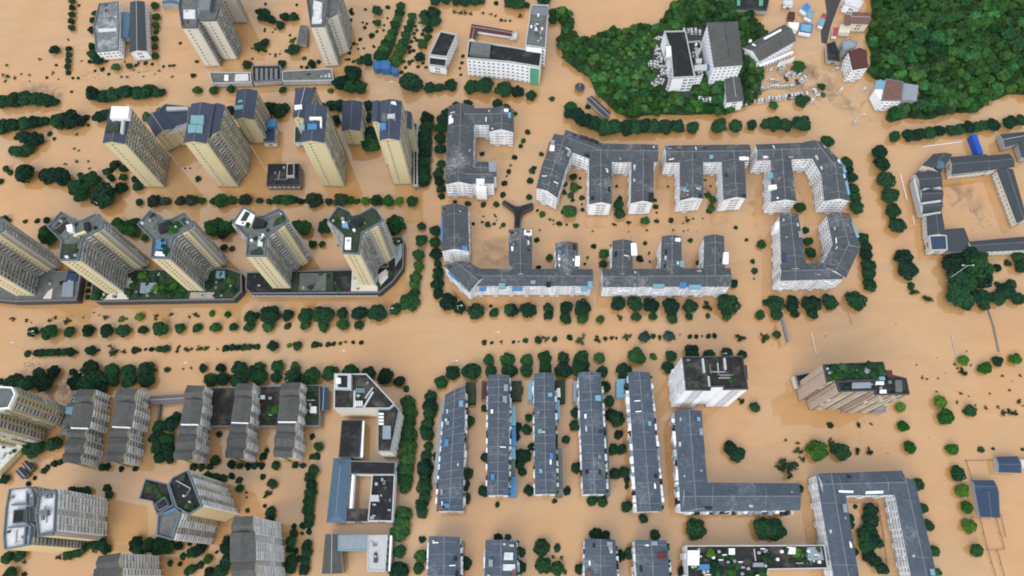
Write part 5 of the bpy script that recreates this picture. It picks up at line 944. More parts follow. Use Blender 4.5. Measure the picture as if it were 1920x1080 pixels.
TD = [
 ('00', 'tl_line', 'd', '542 10 25;540 60 25;538 110 25;536 160 25;538 210 26;516 365 24;514 410 24;510 455 24;506 500 25;510 545 22'),
 ('00', 'tl_school', 'm', '1158 40 28;1172 125 30;1168 190 30;1172 237 20;1162 290 25;1162 350 25;1165 418 25;868 503 32;970 495 25;1018 490 14;1090 472 18;1140 480 14;1225 497 12;1272 492 12'),
 ('00', 'tl_school', 'd', '712 100 25;695 150 25;690 225 30;690 350 30;700 410 40;735 450 40;672 462 18;765 520 18;712 530 12;815 555 12'),
 ('00', 'tl_misc', 'd', '410 375 36;590 40 12;420 488 12;350 582 12;535 687 12;545 585 12;585 585 12;660 940 12;575 1008 10;370 1005 18;405 1040 15;120 1035 20;180 1030 50;270 1045 58'),
 ('00', 'tl_misc', 's', '50 575 20;40 608 14;160 555 10;220 608 8;375 990 16;515 295 12'),
 ('00', 'tl_row', 'd', '20 765 55;100 750 60;190 740 60;280 745 60;360 755 50;415 765 30;700 710 62;780 725 58;850 710 58;950 690 60;1030 700 58;1110 690 58;1170 695 44;1215 690 30;20 950 55;100 935 60;180 930 58;260 920 55;330 910 45;450 905 65;530 900 75;590 905 55;645 880 25'),
 ('00', 'tower_gap', 'd', '750 880 50;800 860 45;1210 830 35;1720 830 40;1800 1010 60'), ('00', 'tower_gap', 'm', '1100 880 40'),
 ('00', 'pale_t', 'm', '1478 675 30;1600 677 34;1728 670 32;1448 565 22;1475 460 16;1350 322 14;1850 485 35'),
 ('10', 'pale_t', 'd', '60 105 50;118 150 35;215 125 35;280 130 38;180 190 35;30 350 40;68 315 30;280 370 48;192 475 28;420 480 35;470 462 18;380 505 15;305 35 12;70 30 12;710 80 16;705 150 18;695 220 14;680 250 14;735 325 15;710 357 12;700 395 15;105 405 8;145 405 8;178 405 8;340 500 14'),
 ('10', 'pale_t', 'l', '360 435 18;270 305 20'), ('10', 'pale_t', 'm', '200 675 26;558 678 24;302 670 14;435 665 14'),
 ('10', 'park', 'd', '815 205 15;868 265 22;905 235 14;885 350 12;910 80 40;988 52 20;985 135 10;960 188 10;775 460 28;835 430 34;840 470 36'), ('10', 'park', 'm', '912 170 28;1245 330 38;1285 280 30'),
 ('10', 'park_hedge1', 'm', '1085 45 34;1072 95 36;1058 145 37;1042 195 37;1025 245 40;1005 290 44;985 335 50;960 380 54;935 425 56'), ('10', 'park_hedge2', 'm', '1172 120 34;1160 170 36;1140 220 37;1122 270 38;1105 320 40;1085 365 44;1065 410 46;1045 455 46'),
 ('10', 'park', 'd', '1260 110 40;1330 100 50;1340 160 45;1270 160 40;1290 220 30;1300 270 22;1225 425 38;1185 250 15;1165 310 15;1205 300 14;1155 350 14;1180 378 15;1110 460 15;1150 475 15;1120 505 15;1215 500 14;1090 540 18;1195 195 14;1550 420 15;1545 470 14;1530 510 12;1535 560 12'),
 ('10', 'school_front', 'd', '725 560 72;640 620 62;700 650 56;785 655 52;1160 620 88;1300 655 44;1375 655 38;1460 640 48;1620 650 55;1715 640 75;1860 670 62'),
 ('10', 'top_row', 's', '1490 85 20;1530 92 22;1570 95 22;1610 98 18;1700 98 14;1760 105 14;1800 120 14'), ('10', 'top_row', 'd', '1340 5 40;1420 0 40;1500 10 40;1570 15 40;1640 10 40;1690 5 30;1800 22 18;1900 20 45;1840 150 14;1870 155 10;1905 155 10'),
 ('10', 'tower_gap', 'd', '110 810 50;170 830 55;215 810 40;560 790 45;620 790 45;500 790 25;840 795 45;590 900 40;840 880 40;860 1000 55;850 1050 60;890 1040 45'),
 ('10', 'st_left', 'd', '1280 890 54;1285 950 54;1270 1010 52;1265 1065 52'), ('10', 'st_right', 'd', '1430 850 42;1400 900 48;1390 960 48;1380 1040 42;1500 785 32;1590 775 32;1810 780 42;1870 810 36'),
 ('20', 'top_row', 'd', '50 25 60;110 40 25;240 -10 60;310 100 40;305 150 36'), ('20', 'school_front', 'd', '40 690 50;140 720 42'), ('20', 'court_c', 'm', '118 990 22;85 1055 22;20 850 22'), ('20', 'knoll_misc', 's', '60 120 20'), ('20', 'knoll_misc', 'd', '570 800 22;300 740 22'),
 ('20', 'knoll_row', 'd', '440 800 52;430 850 46;500 870 66;560 910 62;620 930 62;700 960 66;770 950 58;860 960 62;930 955 62;990 950 62;1060 955 62;1150 950 62;1240 950 55;1350 957 53;1550 947 68;1678 945 52;1800 938 46;1905 935 46'),
 ('30', 'knoll_row', 'd', '40 930 60;130 940 55;250 930 65'), ('30', 'rt_park', 'm', '40 790 36;250 755 50;235 500 48;400 650 28;415 710 22;285 745 30'),
 ('30', 'rt_row', 'd', '950 1025 46;1060 1010 46;1130 1010 56;1210 1000 52;1280 985 52;1370 980 46;1430 975 46;1500 960 50;1570 955 46;1620 940 40;1690 940 55;1810 920 52;1900 900 46'), ('30', 'hs', 'd', '445 1060 48'),
 ('01', 'tl_big', 'd', '100 50 40;160 60 50;215 40 45;45 185 28;75 215 22;190 215 80;360 240 68;460 245 76;590 330 70;690 270 66;610 380 58;780 390 96;905 330 46;600 235 25;865 155 42;930 185 33;925 250 33;835 190 25;800 210 30;835 255 30;1020 265 35;1035 320 40;0 280 25'),
 ('01', 'street_row', 'd', '1045 437 27'), ('01', 'street_row', 'o', '1155 430 52;1240 430 40;1355 430 42;1440 425 52;1840 420 45'), ('01', 'street_row', 'm', '1520 425 28;1600 430 30;1660 420 60;1740 425 40'),
 ('01', 'y_gap', 'd', '30 570 35;187 580 18;278 575 21;350 570 27;1680 775 30;1740 785 22;670 1050 20'), ('01', 'y_gap', 'm', '320 690 32;360 700 62;330 650 40;880 600 46;900 640 42;960 600 42;1010 600 46;1000 660 46;960 640 40;1090 700 28;1570 610 42;1630 600 52;1690 620 52;1590 650 46;1680 670 46;1740 620 46'), ('01', 'tower_gap', 'd', '1485 258 25;1425 182 7;1388 182 8'),
 ('11', 'st_left', 'd', '1270 30 52;1265 80 56;1260 140 56;1255 200 52;1265 250 46;1260 290 38'), ('11', 'st_right', 'd', '1385 40 46;1390 150 32;1370 220 42;1375 280 42;1390 340 36;1390 390 26'), ('11', 'tower_gap', 'm', '880 10 60;840 0 45'),
 ('11', 'street_row', 'd', '28 425 27;100 432 27;330 430 28;485 430 22;543 432 29;1170 430 46'), ('11', 'street_row', 'm', '170 420 46;220 420 44;280 420 40;370 425 20;760 430 25;900 420 42'), ('11', 'street_row', 'o', '430 420 56;640 420 55'), ('11', 'street_row', 'l', '710 425 35;820 430 33;990 425 46;1075 425 33'),
 ('11', 'court', 'd', '1490 435 17;1590 445 25;1705 452 25;1802 453 25;1630 597 14;1735 600 24;1785 598 14;1855 605 20'), ('11', 'y_gap', 'm', '310 610 40;360 630 56;520 620 56;1035 605 70'), ('11', 'y_gap', 'd', '425 752 32;498 750 28;628 755 15'),
 ('11', 'st_mid', 'm', '1242 618 35;1240 725 50;1220 830 45;1220 915 42;1200 1000 42;1190 1055 42'), ('11', 'st_mid2', 'd', '1345 650 42;1340 740 42;1350 825 46;1365 900 36;1370 970 46;1360 1050 46'),
 ('11', 'court_c', 'd', '1697 72 20;1895 205 22;1862 293 24;1850 380 24;1880 240 8;1910 160 10'), ('21', 'court_c', 'd', '65 15 18;20 100 22'), ('21', 'leafy', 'd', '150 200 25;165 180 20;135 275 26;128 398 24;220 75 20;460 245 30;510 257 12;397 300 20;510 325 15;390 362 22;455 420 18;523 402 22;525 452 10;528 492 16;385 505 22;190 498 12'), ('21', 'leafy', 'm', '465 325 36;435 505 58;228 525 25'), ('21', 'leafy', 'b', '440 385 25'),
 ('21', 'court', 'm', '355 595 24;410 605 10;480 612 22;285 565 12;310 573 8;1000 578 32;1085 578 20;1192 572 22;1868 752 36;690 825 38'), ('21', 'court', 's', '768 597 20;875 592 20;1315 567 24;565 855 16;1035 885 14;1022 817 16'), ('21', 'court', 'd', '1430 557 7;1360 560 8;1678 625 16;1340 722 20;1758 718 15;1805 880 20;1820 950 25;1815 1010 8;185 718 22;282 850 30;612 765 22;685 900 30;545 898 12;200 925 20;1000 742 18;960 860 28;1445 715 12;1395 890 22;740 760 8;1660 1045 34'),
 ('21', 'wings', 'd', '800 450 45;810 405 22;785 315 12;1080 470 22;1085 515 10;1075 420 15;1170 318 10;1450 270 10;1490 315 10'), ('21', 'wings', 'm', '805 520 42;1470 385 25;1505 420 30;1495 480 32;1480 500 25'),
 ('31', 'hs', 'd', '590 140 48;600 190 42;625 250 48;640 340 50;650 400 46;665 475 50'), ('31', 'rt_st', 'd', '835 60 56;855 150 64;885 270 66;915 390 60;940 500 56;970 610 62;1020 850 60;1050 940 68;1075 1060 28'), ('31', 'ucourt', 'd', '285 645 27;300 730 38'), ('31', 'ucourt', 'm', '318 815 38;240 475 42'),
 ('31', 'u_rt', 'd', '715 710 46;735 770 46;735 830 46;755 910 52;755 970 50;765 1050 44'), ('31', 'park_r', 'd', '1400 900 92;1500 850 85;1580 820 60;1440 1000 92;1600 1000 80;1500 1050 80;1720 930 32;1800 895 28;1880 850 50;1900 920 50;1720 1050 22;1820 1060 46;1760 1070 30'), ('31', 'park_r', 'm', '1560 920 100;1640 930 52'),
 ('02', 'y_gap', 'd', '660 20 20;655 70 20'), ('02', 'pod_row', 's', '103 238 16;372 245 20;505 245 30;795 222 24;1165 210 20;1285 200 18;1463 195 20;705 185 9;235 258 8'), ('02', 'pod_row', 'l', '910 232 25;1047 215 30;1588 190 27;1707 200 26'),
 ('02', 'av_up', 'd', '248 332 42;375 328 62;522 325 44;657 320 44;800 320 52;925 320 50;1072 315 35;1205 305 55;1478 300 35;1753 293 34;1875 220 52;1870 290 38'), ('02', 'av_up', 'm', '1350 305 42;1615 298 40'),
 ('02', 'median', 'd', '203 492 28;275 487 30;315 487 30;355 485 30;395 484 30;435 482 30;480 480 30;530 480 36;580 482 10;680 470 40;740 465 12;1010 467 28;1045 465 15;1090 460 14;1135 460 22;1190 455 28;1240 455 30;1690 452 28;1740 445 28;1785 445 28;1830 443 28;1870 440 26;1910 440 20'), ('02', 'median', 's', '850 468 46;925 475 22;1325 470 20;1340 440 15;1400 460 24;1440 455 14;1490 450 24;1545 455 20'),
 ('02', 'av_low', 'd', '290 638 40;405 630 50;545 630 28;680 610 66;840 625 56;965 615 50;1095 612 58;1252 612 26;1523 602 36;1655 600 38;1800 600 56;1905 630 50'), ('02', 'av_low', 's', '1372 608 12;1435 600 12;1175 612 12'), ('02', 'av_low2', 'd', '0 700 24;90 710 60;130 690 50;200 720 60;330 715 62;580 710 65;700 700 92;845 690 55;970 695 58;1100 690 58;1575 690 48;1670 680 45;1790 690 60'), ('02', 'grove', 'd', '1190 1040 46;1280 1020 60;1320 970 42'),
 ('12', 'av_up', 'd', '0 210 32;108 205 74;242 205 44;375 205 60;515 200 76;648 190 44;777 190 60;910 190 66;1045 160 46'), ('12', 'av_up', 'm', '1150 95 66'), ('12', 'st_mid', 'm', '1190 30 36'), ('12', 'av_front', 'm', '92 290 42;238 285 27;370 275 44;505 290 44;648 270 52;770 275 35'),
 ('12', 'median', 'd', '10 440 22;130 435 42;310 435 38;438 425 28;480 425 20;540 422 22;583 418 18;632 415 14;728 408 15;788 408 19;1710 408 22;1768 410 15'), ('12', 'median', 'l', '250 430 20'), ('12', 'median', 's', '670 410 15;1838 408 16'),
 ('12', 'av_low', 'm', '20 600 42;160 590 52;295 590 40;1748 540 42;1890 540 52'), ('12', 'av_low2', 'd', '30 670 62;150 670 40;280 670 66;415 660 72;555 640 60;710 640 66;850 640 52;970 660 66;1075 700 46;1125 757 26;1390 712 52;1475 640 54;1617 625 74;1757 622 46;1890 620 56'),
 ('12', 'hedge_r', 'm', '1140 860 54;1145 930 56;1145 990 56;1140 1050 56'), ('12', 'hedge_b', 'd', '1310 810 46;1310 880 56;1300 940 52;1290 1010 50;1270 1065 42'), ('12', 'st_mid2', 'd', '1365 40 42;1440 110 66;1525 150 50'), ('12', 'av_up', 'd', '1650 175 62;1785 185 40;1760 135 14;1905 165 52'), ('12', 'bars', 'd', '1595 1000 50;1715 905 30'),
 ('22', 'av_up', 'd', '0 165 50;122 165 57;270 150 42;405 145 57;530 150 64;795 120 57;920 120 60;1045 130 60;1190 140 66;1335 140 64;1615 125 82;1905 110 28'), ('22', 'av_up', 's', '1470 130 44'), ('22', 'av_front', 'm', '275 205 36;662 235 33;930 218 36;1055 215 33;1470 208 22;1607 215 32;1858 200 35;400 230 46;530 230 42;1200 225 40;1330 215 30'), ('22', 'av_front', 's', '805 225 28'),
 ('22', 'median', 'd', '10 405 14;50 402 8;100 392 22;197 390 30;322 382 22;433 372 24;700 378 18;745 376 15;783 376 12;1060 360 20;1335 364 20;1382 364 18;1425 360 9;1475 360 22;1520 357 22'), ('22', 'median', 's', '265 385 26;520 390 44;645 380 32;850 370 28;890 360 18;1110 372 22;1712 365 40;1890 370 40;1262 350 9'), ('22', 'median', 'b', '993 368 40;1175 360 38'),
 ('22', 'av_low', 'm', '0 520 24;110 540 50;248 525 54;382 525 44;518 530 66;655 525 40;932 512 70;1060 515 28'), ('22', 'av_low2', 'd', '5 620 40;105 620 52;250 610 52;385 620 60;515 610 72;675 628 44;847 620 57;1195 510 44;1350 490 62;1480 500 42;1612 490 44;1728 500 34;1170 600 46'),
 ('22', 'rt_field', 's', '1720 845 32'), ('22', 'rt_field', 'd', '1820 895 42'), ('22', 'bars', 'd', '40 760 40;365 820 35;700 740 40;730 850 46;780 980 55;740 950 42;480 930 38;470 1030 42;125 975 32;110 1065 40;40 1040 40'),
 ('32', 'av_up', 'd', '55 120 62;185 100 46;180 140 44;325 115 66;458 105 57;657 97 70'), ('32', 'av_front', 'd', '65 200 46;200 190 32;330 195 44;65 350 30'), ('32', 'u_rt', 'd', '770 0 36'), ('32', 'park_r', 'd', '1430 60 92;1480 110 60;1600 70 72;1620 130 46;1720 80 52;1780 30 60;1870 80 52'), ('32', 'park_r', 's', '1090 15 42;1195 65 42'),
 ('32', 'rt_low', 'l', '1465 542 42;1625 600 50;1290 855 50;1332 965 60;1015 1035 44;992 893 40;1860 535 42'), ('32', 'rt_low', 'm', '1718 548 40'), ('32', 'rt_low', 's', '1460 628 36;1755 935 28;1815 930 32;1860 940 24;1880 850 22;1755 660 14;1890 660 14;1910 880 10'), ('32', 'rt_low', 'd', '1520 920 42;1490 930 26'), ('32', 'rt_field', 'd', '468 1030 24'), ('32', 'rt_field', 's', '672 1030 24;775 1015 14'),
 ('03', 'll', 'd', '260 125 72;398 95 56;40 355 38;260 345 15;330 290 25;355 265 20;405 235 28;450 225 25;210 390 22;540 440 32;590 440 30;645 445 38;800 420 30;820 470 32;740 840 60;690 840 36;790 880 36;80 1070 55;180 1070 20'), ('03', 'll', 'm', '60 940 50;150 925 45;510 925 42;580 900 42;620 880 36'), ('03', 'll', 's', '180 975 18;440 940 24'),
 ('03', 'v_yard', 'd', '760 265 28;800 262 28;908 275 22;1015 275 24;1640 15 25;1450 265 30;1510 262 28;1570 258 28;1610 210 38;1735 240 35;1800 255 28;1860 255 28;1910 250 30'), ('03', 'grove', 'd', '1180 40 56;1250 60 56;1180 120 56;1260 130 56;1200 190 46;1280 190 42'),
 ('03', 'll2', 'd', '1560 335 36;1620 345 38;1675 350 30;1735 330 28;1790 360 26;1795 420 32;1855 590 18;1848 455 10;1850 490 8;1020 840 52;1040 880 52;1120 850 60;1200 850 65;1270 860 52;1340 850 36;1440 900 42;1500 880 46;1420 840 18;1370 935 25;1275 985 22;1350 990 18;1625 900 14;1500 1000 28;1440 1030 42;1400 1050 30;1580 1060 52;1660 1040 52;1700 960 46;1690 870 42;1700 810 32'), ('03', 'll2', 'm', '1560 950 36'),
 ('13', 'v_yard', 'd', '420 35 22;470 110 38;455 180 28;80 140 22;50 185 30;40 250 28;148 252 32;295 248 25;350 252 25'), ('13', 'v_yard', 'm', '420 185 22'), ('13', 'll2', 'd', '50 337 22;110 600 42;105 640 35;65 555 15;285 710 22;285 760 36;250 880 30;300 890 22;325 950 22;380 850 42;380 910 42;370 970 42;365 1030 42'), ('13', 'll2', 'm', '122 385 36;260 820 46;265 960 52;260 1020 46'), ('13', 'll2', 's', '90 470 36'),
 ('13', 'hedge_c', 'd', '430 290 46;405 340 40;410 400 44;410 460 46;400 520 46;390 580 44;395 640 42;395 690 36;350 700 28;345 760 15;395 748 24'), ('13', 'hedge_r', 'm', '1140 20 60;1140 110 65;1130 200 65;1120 280 60;1120 350 56;1120 410 52;1100 620 66;1085 690 72;1080 750 66'), ('13', 'hedge_r', 'd', '1075 895 46;1070 1040 76'),
 ('13', 'hedge_b', 'd', '1285 15 56;1295 105 36;1275 180 42;1265 270 60;1265 340 46;1260 410 56;1265 480 52;1245 540 46;1245 600 42'), ('13', 'bars', 'd', '1350 180 28;1580 310 46;1570 390 36;1570 500 40;1715 188 36;1710 445 46;1810 545 22'), ('13', 'bars_b', 'd', '1815 790 33;1890 790 26;1570 980 52;1247 808 28;1220 1020 42'), ('13', 'bars_b', 'm', '1235 930 50'),
 ('23', 'bars', 'd', '70 180 50;110 180 42;80 300 36;145 110 28;20 20 42;60 240 40;405 55 32;130 440 42;415 440 32;318 518 20;485 270 44;760 130 40;820 130 42;800 20 32;770 310 44;840 300 40;860 360 26;860 410 19;600 515 42;680 525 42;860 560 46;985 650 36'), ('23', 'yard', 'd', '1640 125 60;1690 170 58;1372 730 73'), ('23', 'yard', 'd', '1898 722 80;1966 726 80'), ('23', 'bars_b', 'd', '635 770 52;700 780 40;1075 775 42;60 900 48;60 1010 46;505 1030 40;800 920 46;880 910 46;730 1000 34;1280 1050 46'), ('23', 'bars_b', 'm', '225 860 66;190 880 36;230 1000 62;340 870 32;340 1020 52;395 1050 18'), ('23', 'bars_b', 's', '310 940 18;370 945 18'),
 ('33', 'rt_field', 's', '130 62 14;225 90 18;230 150 38;255 200 28;675 145 28;765 145 34;150 275 80;460 90 42'), ('33', 'rt_field', 'l', '370 140 72'), ('33', 'rt_field', 'd', '550 150 64'), ('33', 'rt_low', 'l', '1062 115 46;1380 128 48'), ('33', 'rt_low', 'd', '1600 132 24;1690 125 14;1910 130 14'), ('33', 'walk', 'l', '1455 440 50;1490 565 46;1510 700 50'), ('33', 'walk', 'm', '1420 310 52;1565 890 52'), ('33', 'ring_rt', 'm', '1130 390 44;1165 570 40;1205 700 44;1250 890 38;1275 1050 32'),
 ('33', 'ring', 'd', '655 560 18;615 640 32;625 700 28;650 900 28;765 590 56;770 660 56;760 720 56;720 780 60;780 800 56;740 860 60;830 840 36;760 930 52;800 970 50;850 1020 50'), ('33', 'yard', 'd', '235 430 35'),
]
_er = random.Random(5)      # the many small drowned bushes between the larger ones
for zone, tone, boxes, n in (('pale_t', 'd', [(640, 5, 690, 115), (470, 20, 560, 115)], 34), ('park', 'd', [(690, 10, 750, 95), (750, 40, 800, 130)], 26), ('tl_school', 's', [(150, 110, 330, 145)], 16), ('tl_misc', 's', [(5, 110, 110, 165), (90, 240, 180, 330)], 14), ('median', 's', [(330, 650, 420, 660), (1000, 630, 1290, 640)], 16), ('pod_row', 's', [(20, 590, 440, 602)], 10), ('court', 's', [(960, 415, 1400, 440), (900, 395, 940, 440)], 16), ('rt_low', 's', [(1700, 640, 1915, 780)], 18)):
    q = []
    for k in range(n): x0, y0, x1, y1 = _er.choice(boxes); q.append('%.1f %.1f %.1f' % (_er.uniform(x0, x1) * 4, _er.uniform(y0, y1) * 4, _er.uniform(8, 17)))
    TD.append(('00', zone, tone, ';'.join(q)))
def ordn(n):
    if 10 <= n % 100 <= 20: return '%dth' % n
    return '%d%s' % (n, {1: 'st', 2: 'nd', 3: 'rd'}.get(n % 10, 'th'))
TONE = {'d': 'dark green', 'm': 'mid-green', 'l': 'bright green', 'o': 'dull olive', 's': 'sparse ragged', 'b': 'bluish green'}
items = {}
for tile, zone, tone, s_ in TD:
    c_, r_ = int(tile[0]), int(tile[1])
    for q in s_.split(';'):
        x, y, r = map(float, q.split()); items.setdefault(zone, []).append((c_ * 480 + x / 4, r_ * 270 + y / 4, r / 4, tone))
HEDGE = {'park_hedge1': 'left clipped tree hedge leading down to the blue gate', 'park_hedge2': 'right clipped tree hedge leading down to the blue gate', 'hedge_c': 'dark ragged hedge left of the blue-roofed hall', 'hedge_r': 'bushy hedge strip right of the cream commercial corner', 'hedge_b': 'bushy hedge strip left of the leftmost long slate bar', 'st_left': 'dense hedge strip down the right side of the last high-rise'}
STREET = {'av_up', 'av_front', 'median', 'av_low', 'av_low2', 'street_row', 'knoll_row', 'rt_row', 'rt_st', 'hs', 'u_rt', 'st_mid', 'st_mid2', 'st_right', 'walk', 'ring_rt', 'tl_row'}
HROOT = {}
N_TREES = 0
for zone, lst in items.items():
    ph, ax = ZN[zone]; lst.sort(key=(lambda q: q[0]) if ax == 'x' else (lambda q: q[1])); frm = 'from the left' if ax == 'x' else 'from the top'
    for i, (x, y, r, tone) in enumerate(lst):
        mp_ = mpp(x, y); Rr = r * mp_; big_ = Rr >= 2.3 and tone != 's'
        zc = Rr * (.62 if big_ else .35); p = P(x, y, zc); sc = Rr * 1.14
        lab = '%s %s, %s %s %s' % (TONE[tone], ('bush' if zone in HEDGE else 'tree') if big_ else ('drowned treetop' if tone == 's' else 'shrub'), ordn(i + 1), frm, ph)
        N_TREES += 1
        if big_:
            if zone in HEDGE:
                if zone not in HROOT: HROOT[zone] = thing('hedge', HEDGE[zone], 'hedge', (p[0], p[1], 0), 'tree hedges')
                hr = HROOT[zone]; o = link('bush', CROWNS[tone][rng.randrange(7)], hr); o.location = (p[0] - hr['_o'][0], p[1] - hr['_o'][1], zc); o.scale = (sc, sc, sc * rng.uniform(.85, 1.05)); o.rotation_euler.z = rng.uniform(0, 6.28); continue
            root = thing('street_tree' if zone in STREET else 'garden_tree', lab, 'tree', (p[0], p[1], 0), 'trees ' + ph)
            k = rng.randrange(7); cr = link('crown', CROWNS[tone][k], root); cr.location = (0, 0, zc); cr.scale = (sc * rng.uniform(.92, 1.08), sc * rng.uniform(.92, 1.08), sc * rng.uniform(.85, 1.05)); cr.rotation_euler.z = rng.uniform(0, 6.28)
            tr = link('trunk', TRUNK, root); tr.location = (0, 0, -1.5); tr.scale = (Rr * .9, Rr * .9, (zc + 1.5)); tr.rotation_euler.z = rng.uniform(0, 6.28)
        else:
            ms = SHRUBS[tone]; o = link('treetop' if tone == 's' else 'shrub', rng.choice(ms)); o.location = (p[0], p[1], zc * .6); o.scale = (sc, sc, sc * rng.uniform(.8, 1.0)); o.rotation_euler.z = rng.uniform(0, 6.28)
            tag(o, lab, 'treetop' if tone == 's' else 'shrub', 'shrubs ' + ph)

# ------------------------------------------------------------------ woodland on the hills: one mass of crowns
def woodland(name, label, poly, height, holes, spacing, rad, seed, clip=None, n_leaf=230, glade=None):
    rr = np.random.default_rng(seed); base = [crown(500 + seed * 10 + k, n_leaf, .155, .8, 7, .5) for k in range(5)]
    xs = [p[0] for p in poly]; ys = [p[1] for p in poly]; VV = []; FF = []; TT = []; off = 0
    y = min(ys); row = 0
    while y < max(ys):
        x = min(xs) + (row % 2) * spacing / 2
        while x < max(xs):
            px, py = x + rr.uniform(-.35, .35) * spacing, y + rr.uniform(-.35, .35) * spacing; x += spacing
            if not inside((px, py), poly) or any(inside((px, py), h_) for h_ in holes): continue
            z = height(px, py)
            if z < -.5: continue
            if clip:
                u, v = proj((px, py, z))
                if not (-60 < u < 1990 and -80 < v < 1150): continue
            gl = glade(px, py) if glade else 0; R = rad * rr.uniform(.55, 1.4) * (1 - .55 * gl); C, N, S, (cv, cf) = base[rr.integers(5)]; a = rr.uniform(0, 6.28); ca, sa = math.cos(a), math.sin(a); Rz = np.array([[ca, -sa, 0], [sa, ca, 0], [0, 0, 1]])
            Cw = (C @ Rz.T) * R + np.array([px, py, z + R * .75]); Nw = N @ Rz.T; Sw = S * R
            r = rr.normal(size=(len(Cw), 3)); t = np.cross(Nw, r); t /= np.linalg.norm(t, axis=1)[:, None] + 1e-9; b_ = np.cross(Nw, t); A = Sw[:, None] * t; B_ = Sw[:, None] * b_
            V_ = np.stack([Cw - A - B_ * .4, Cw - B_ + A * .3, Cw + A + B_ * .4, Cw + B_ - A * .3], 1).reshape(-1, 3); cw = (cv @ Rz.T) * R + np.array([px, py, z + R * .75])
            tn = np.array([1.0, 1.0, 1.0]) * rr.choice([.55, .75, .95, 1.15, 1.5], p=[.2, .25, .25, .2, .1]) * np.array([rr.uniform(.75, 1.45), 1.0, rr.uniform(.7, 1.2)]) * (1 + .6 * gl); TT.append(np.tile(np.r_[tn, 1.0], (len(V_) + len(cw), 1)))
            VV.append(V_); FF.append(np.arange(len(V_)).reshape(-1, 4) + off); off += len(V_); VV.append(cw); FF.append(np.array(cf) + off); off += len(cw)
        y += spacing * .87; row += 1
    V_ = np.concatenate(VV); F_ = np.concatenate(FF); me = bpy.data.meshes.new(name); me.vertices.add(len(V_)); me.vertices.foreach_set('co', V_.ravel()); me.loops.add(F_.size); me.loops.foreach_set('vertex_index', F_.ravel().astype(np.int32))
    me.polygons.add(len(F_)); me.polygons.foreach_set('loop_start', np.arange(0, F_.size, 4, dtype=np.int32)); me.polygons.foreach_set('loop_total', np.full(len(F_), 4, np.int32)); me.materials.append(M['wood_leaf']); me.update(); ca = me.color_attributes.new('tone', 'FLOAT_COLOR', 'POINT'); ca.data.foreach_set('color', np.concatenate(TT).ravel().astype(np.float32))
    tag(link(name, me), label, kind='stuff')
GL = P(1190, 110, 8); hal = [ccw(W('1392,92 1475,45 1492,80 1422,118', 4))]
woodland('woodland', 'dense broadleaf wood covering the low knoll', inset(knoll, .3), h_knoll, [inset(yard, -1.5)] + hal, 4.3, 3.3, 1, glade=lambda x, y: max(0, 1 - math.hypot(x - GL[0], (y - GL[1]) * 1.1) / 42))
woodland('woodland', 'dense forest covering the steep upper-right hill', inset(big, .3), h_big, [], 4.9, 3.9, 2, True)

# ------------------------------------------------------------------ parked and floating cars
def car_mesh(paint):
    m = MB(); L, w_ = 4.5, 1.8
    def ring(z, x0, x1, hw): return [(x0, -hw, z), (x1, -hw, z), (x1, hw, z), (x0, hw, z)]
    def loft(a, b, mi):
        for k in range(4): j = (k + 1) % 4; m.face([a[k], a[j], b[j], b[k]], mi)
    r0, r1, r2 = ring(.3, -2.15, 2.15, .82), ring(.65, -2.25, 2.25, .9), ring(.95, -2.1, 2.05, .86)
    loft(r0, r1, 0); loft(r1, r2, 0); m.face(r2, 0); m.face(r0[::-1], 0)
    c0, c1 = ring(.95, -1.75, .95, .8), ring(1.42, -1.25, .35, .66); loft(c0, c1, 1); m.face([(p[0], p[1], p[2] + .02) for p in c1], 0)
    for x in (-1.4, 1.4):
        for y in (-.85, .85):
            n = 8; a = [(x + .32 * math.cos(2 * math.pi * k / n), y - .1, .32 + .32 * math.sin(2 * math.pi * k / n)) for k in range(n)]; b_ = [(p[0], y + .1, p[2]) for p in a]
            for k in range(n): m.face([a[k], a[(k + 1) % n], b_[(k + 1) % n], b_[k]], 2)
            m.face(a, 2); m.face(b_[::-1], 2)
    for s_ in (-1, 1): m.face([(2.26, s_ * .75, .62), (2.26, s_ * .4, .62), (2.22, s_ * .4, .8), (2.22, s_ * .75, .8)], 1)
    return m.mesh('car', ['paint_' + paint, 'glass', 'tyre'])
CARS = {k: car_mesh(k) for k in 'wskrby'}; CN = {'w': 'white', 's': 'silver', 'k': 'black', 'r': 'red', 'b': 'blue', 'y': 'tan'}
def cars(zone, spec, z, ang, jit=.06):
    lst = sorted(spec, key=lambda q: q[0] * 1.0 + q[1] * .001)
    for i, (x, y, c) in enumerate(lst):
        p = P(x, y, z + .7); o = link('car', CARS[c]); o.location = (p[0], p[1], z); o.rotation_euler.z = ang + rng.uniform(-jit, jit)
        tag(o, '%s car, %s from the left %s' % (CN[c], ordn(i + 1), zone), 'car', 'cars ' + zone)
K = lambda sx, sy: (1180 + sx / 5.333, 20 + sy / 5.333)
def cl(s_): return [(*K(float(a), float(b)), c) for a, b, c in (q.split() for q in s_.split(';'))]
cars('in the column left of the black-roofed knoll block', cl('220 510 w;220 535 w;222 560 s;225 585 w;262 510 w;262 540 w;262 570 s;225 650 w;228 680 w;230 705 w;232 730 w;270 655 w;272 690 s;275 720 w;275 750 w'), 6.2, .05)
cars('close beside the black-roofed knoll block\'s left wall', cl('310 560 w;330 590 w;350 560 s;370 600 w;345 630 w;390 570 k;320 690 w;330 720 s;380 680 k;385 760 w;370 790 w;320 490 w;300 465 s;285 430 w;282 390 w;275 360 s;300 270 w;270 285 w;310 340 k;375 480 s'), 6.2, .6, .8)
cars('in the row behind the black-roofed knoll block', cl('478 200 w;545 190 w;590 200 s;620 190 w;625 215 w;662 195 w;665 215 s;705 215 w'), 6.2, 1.5)
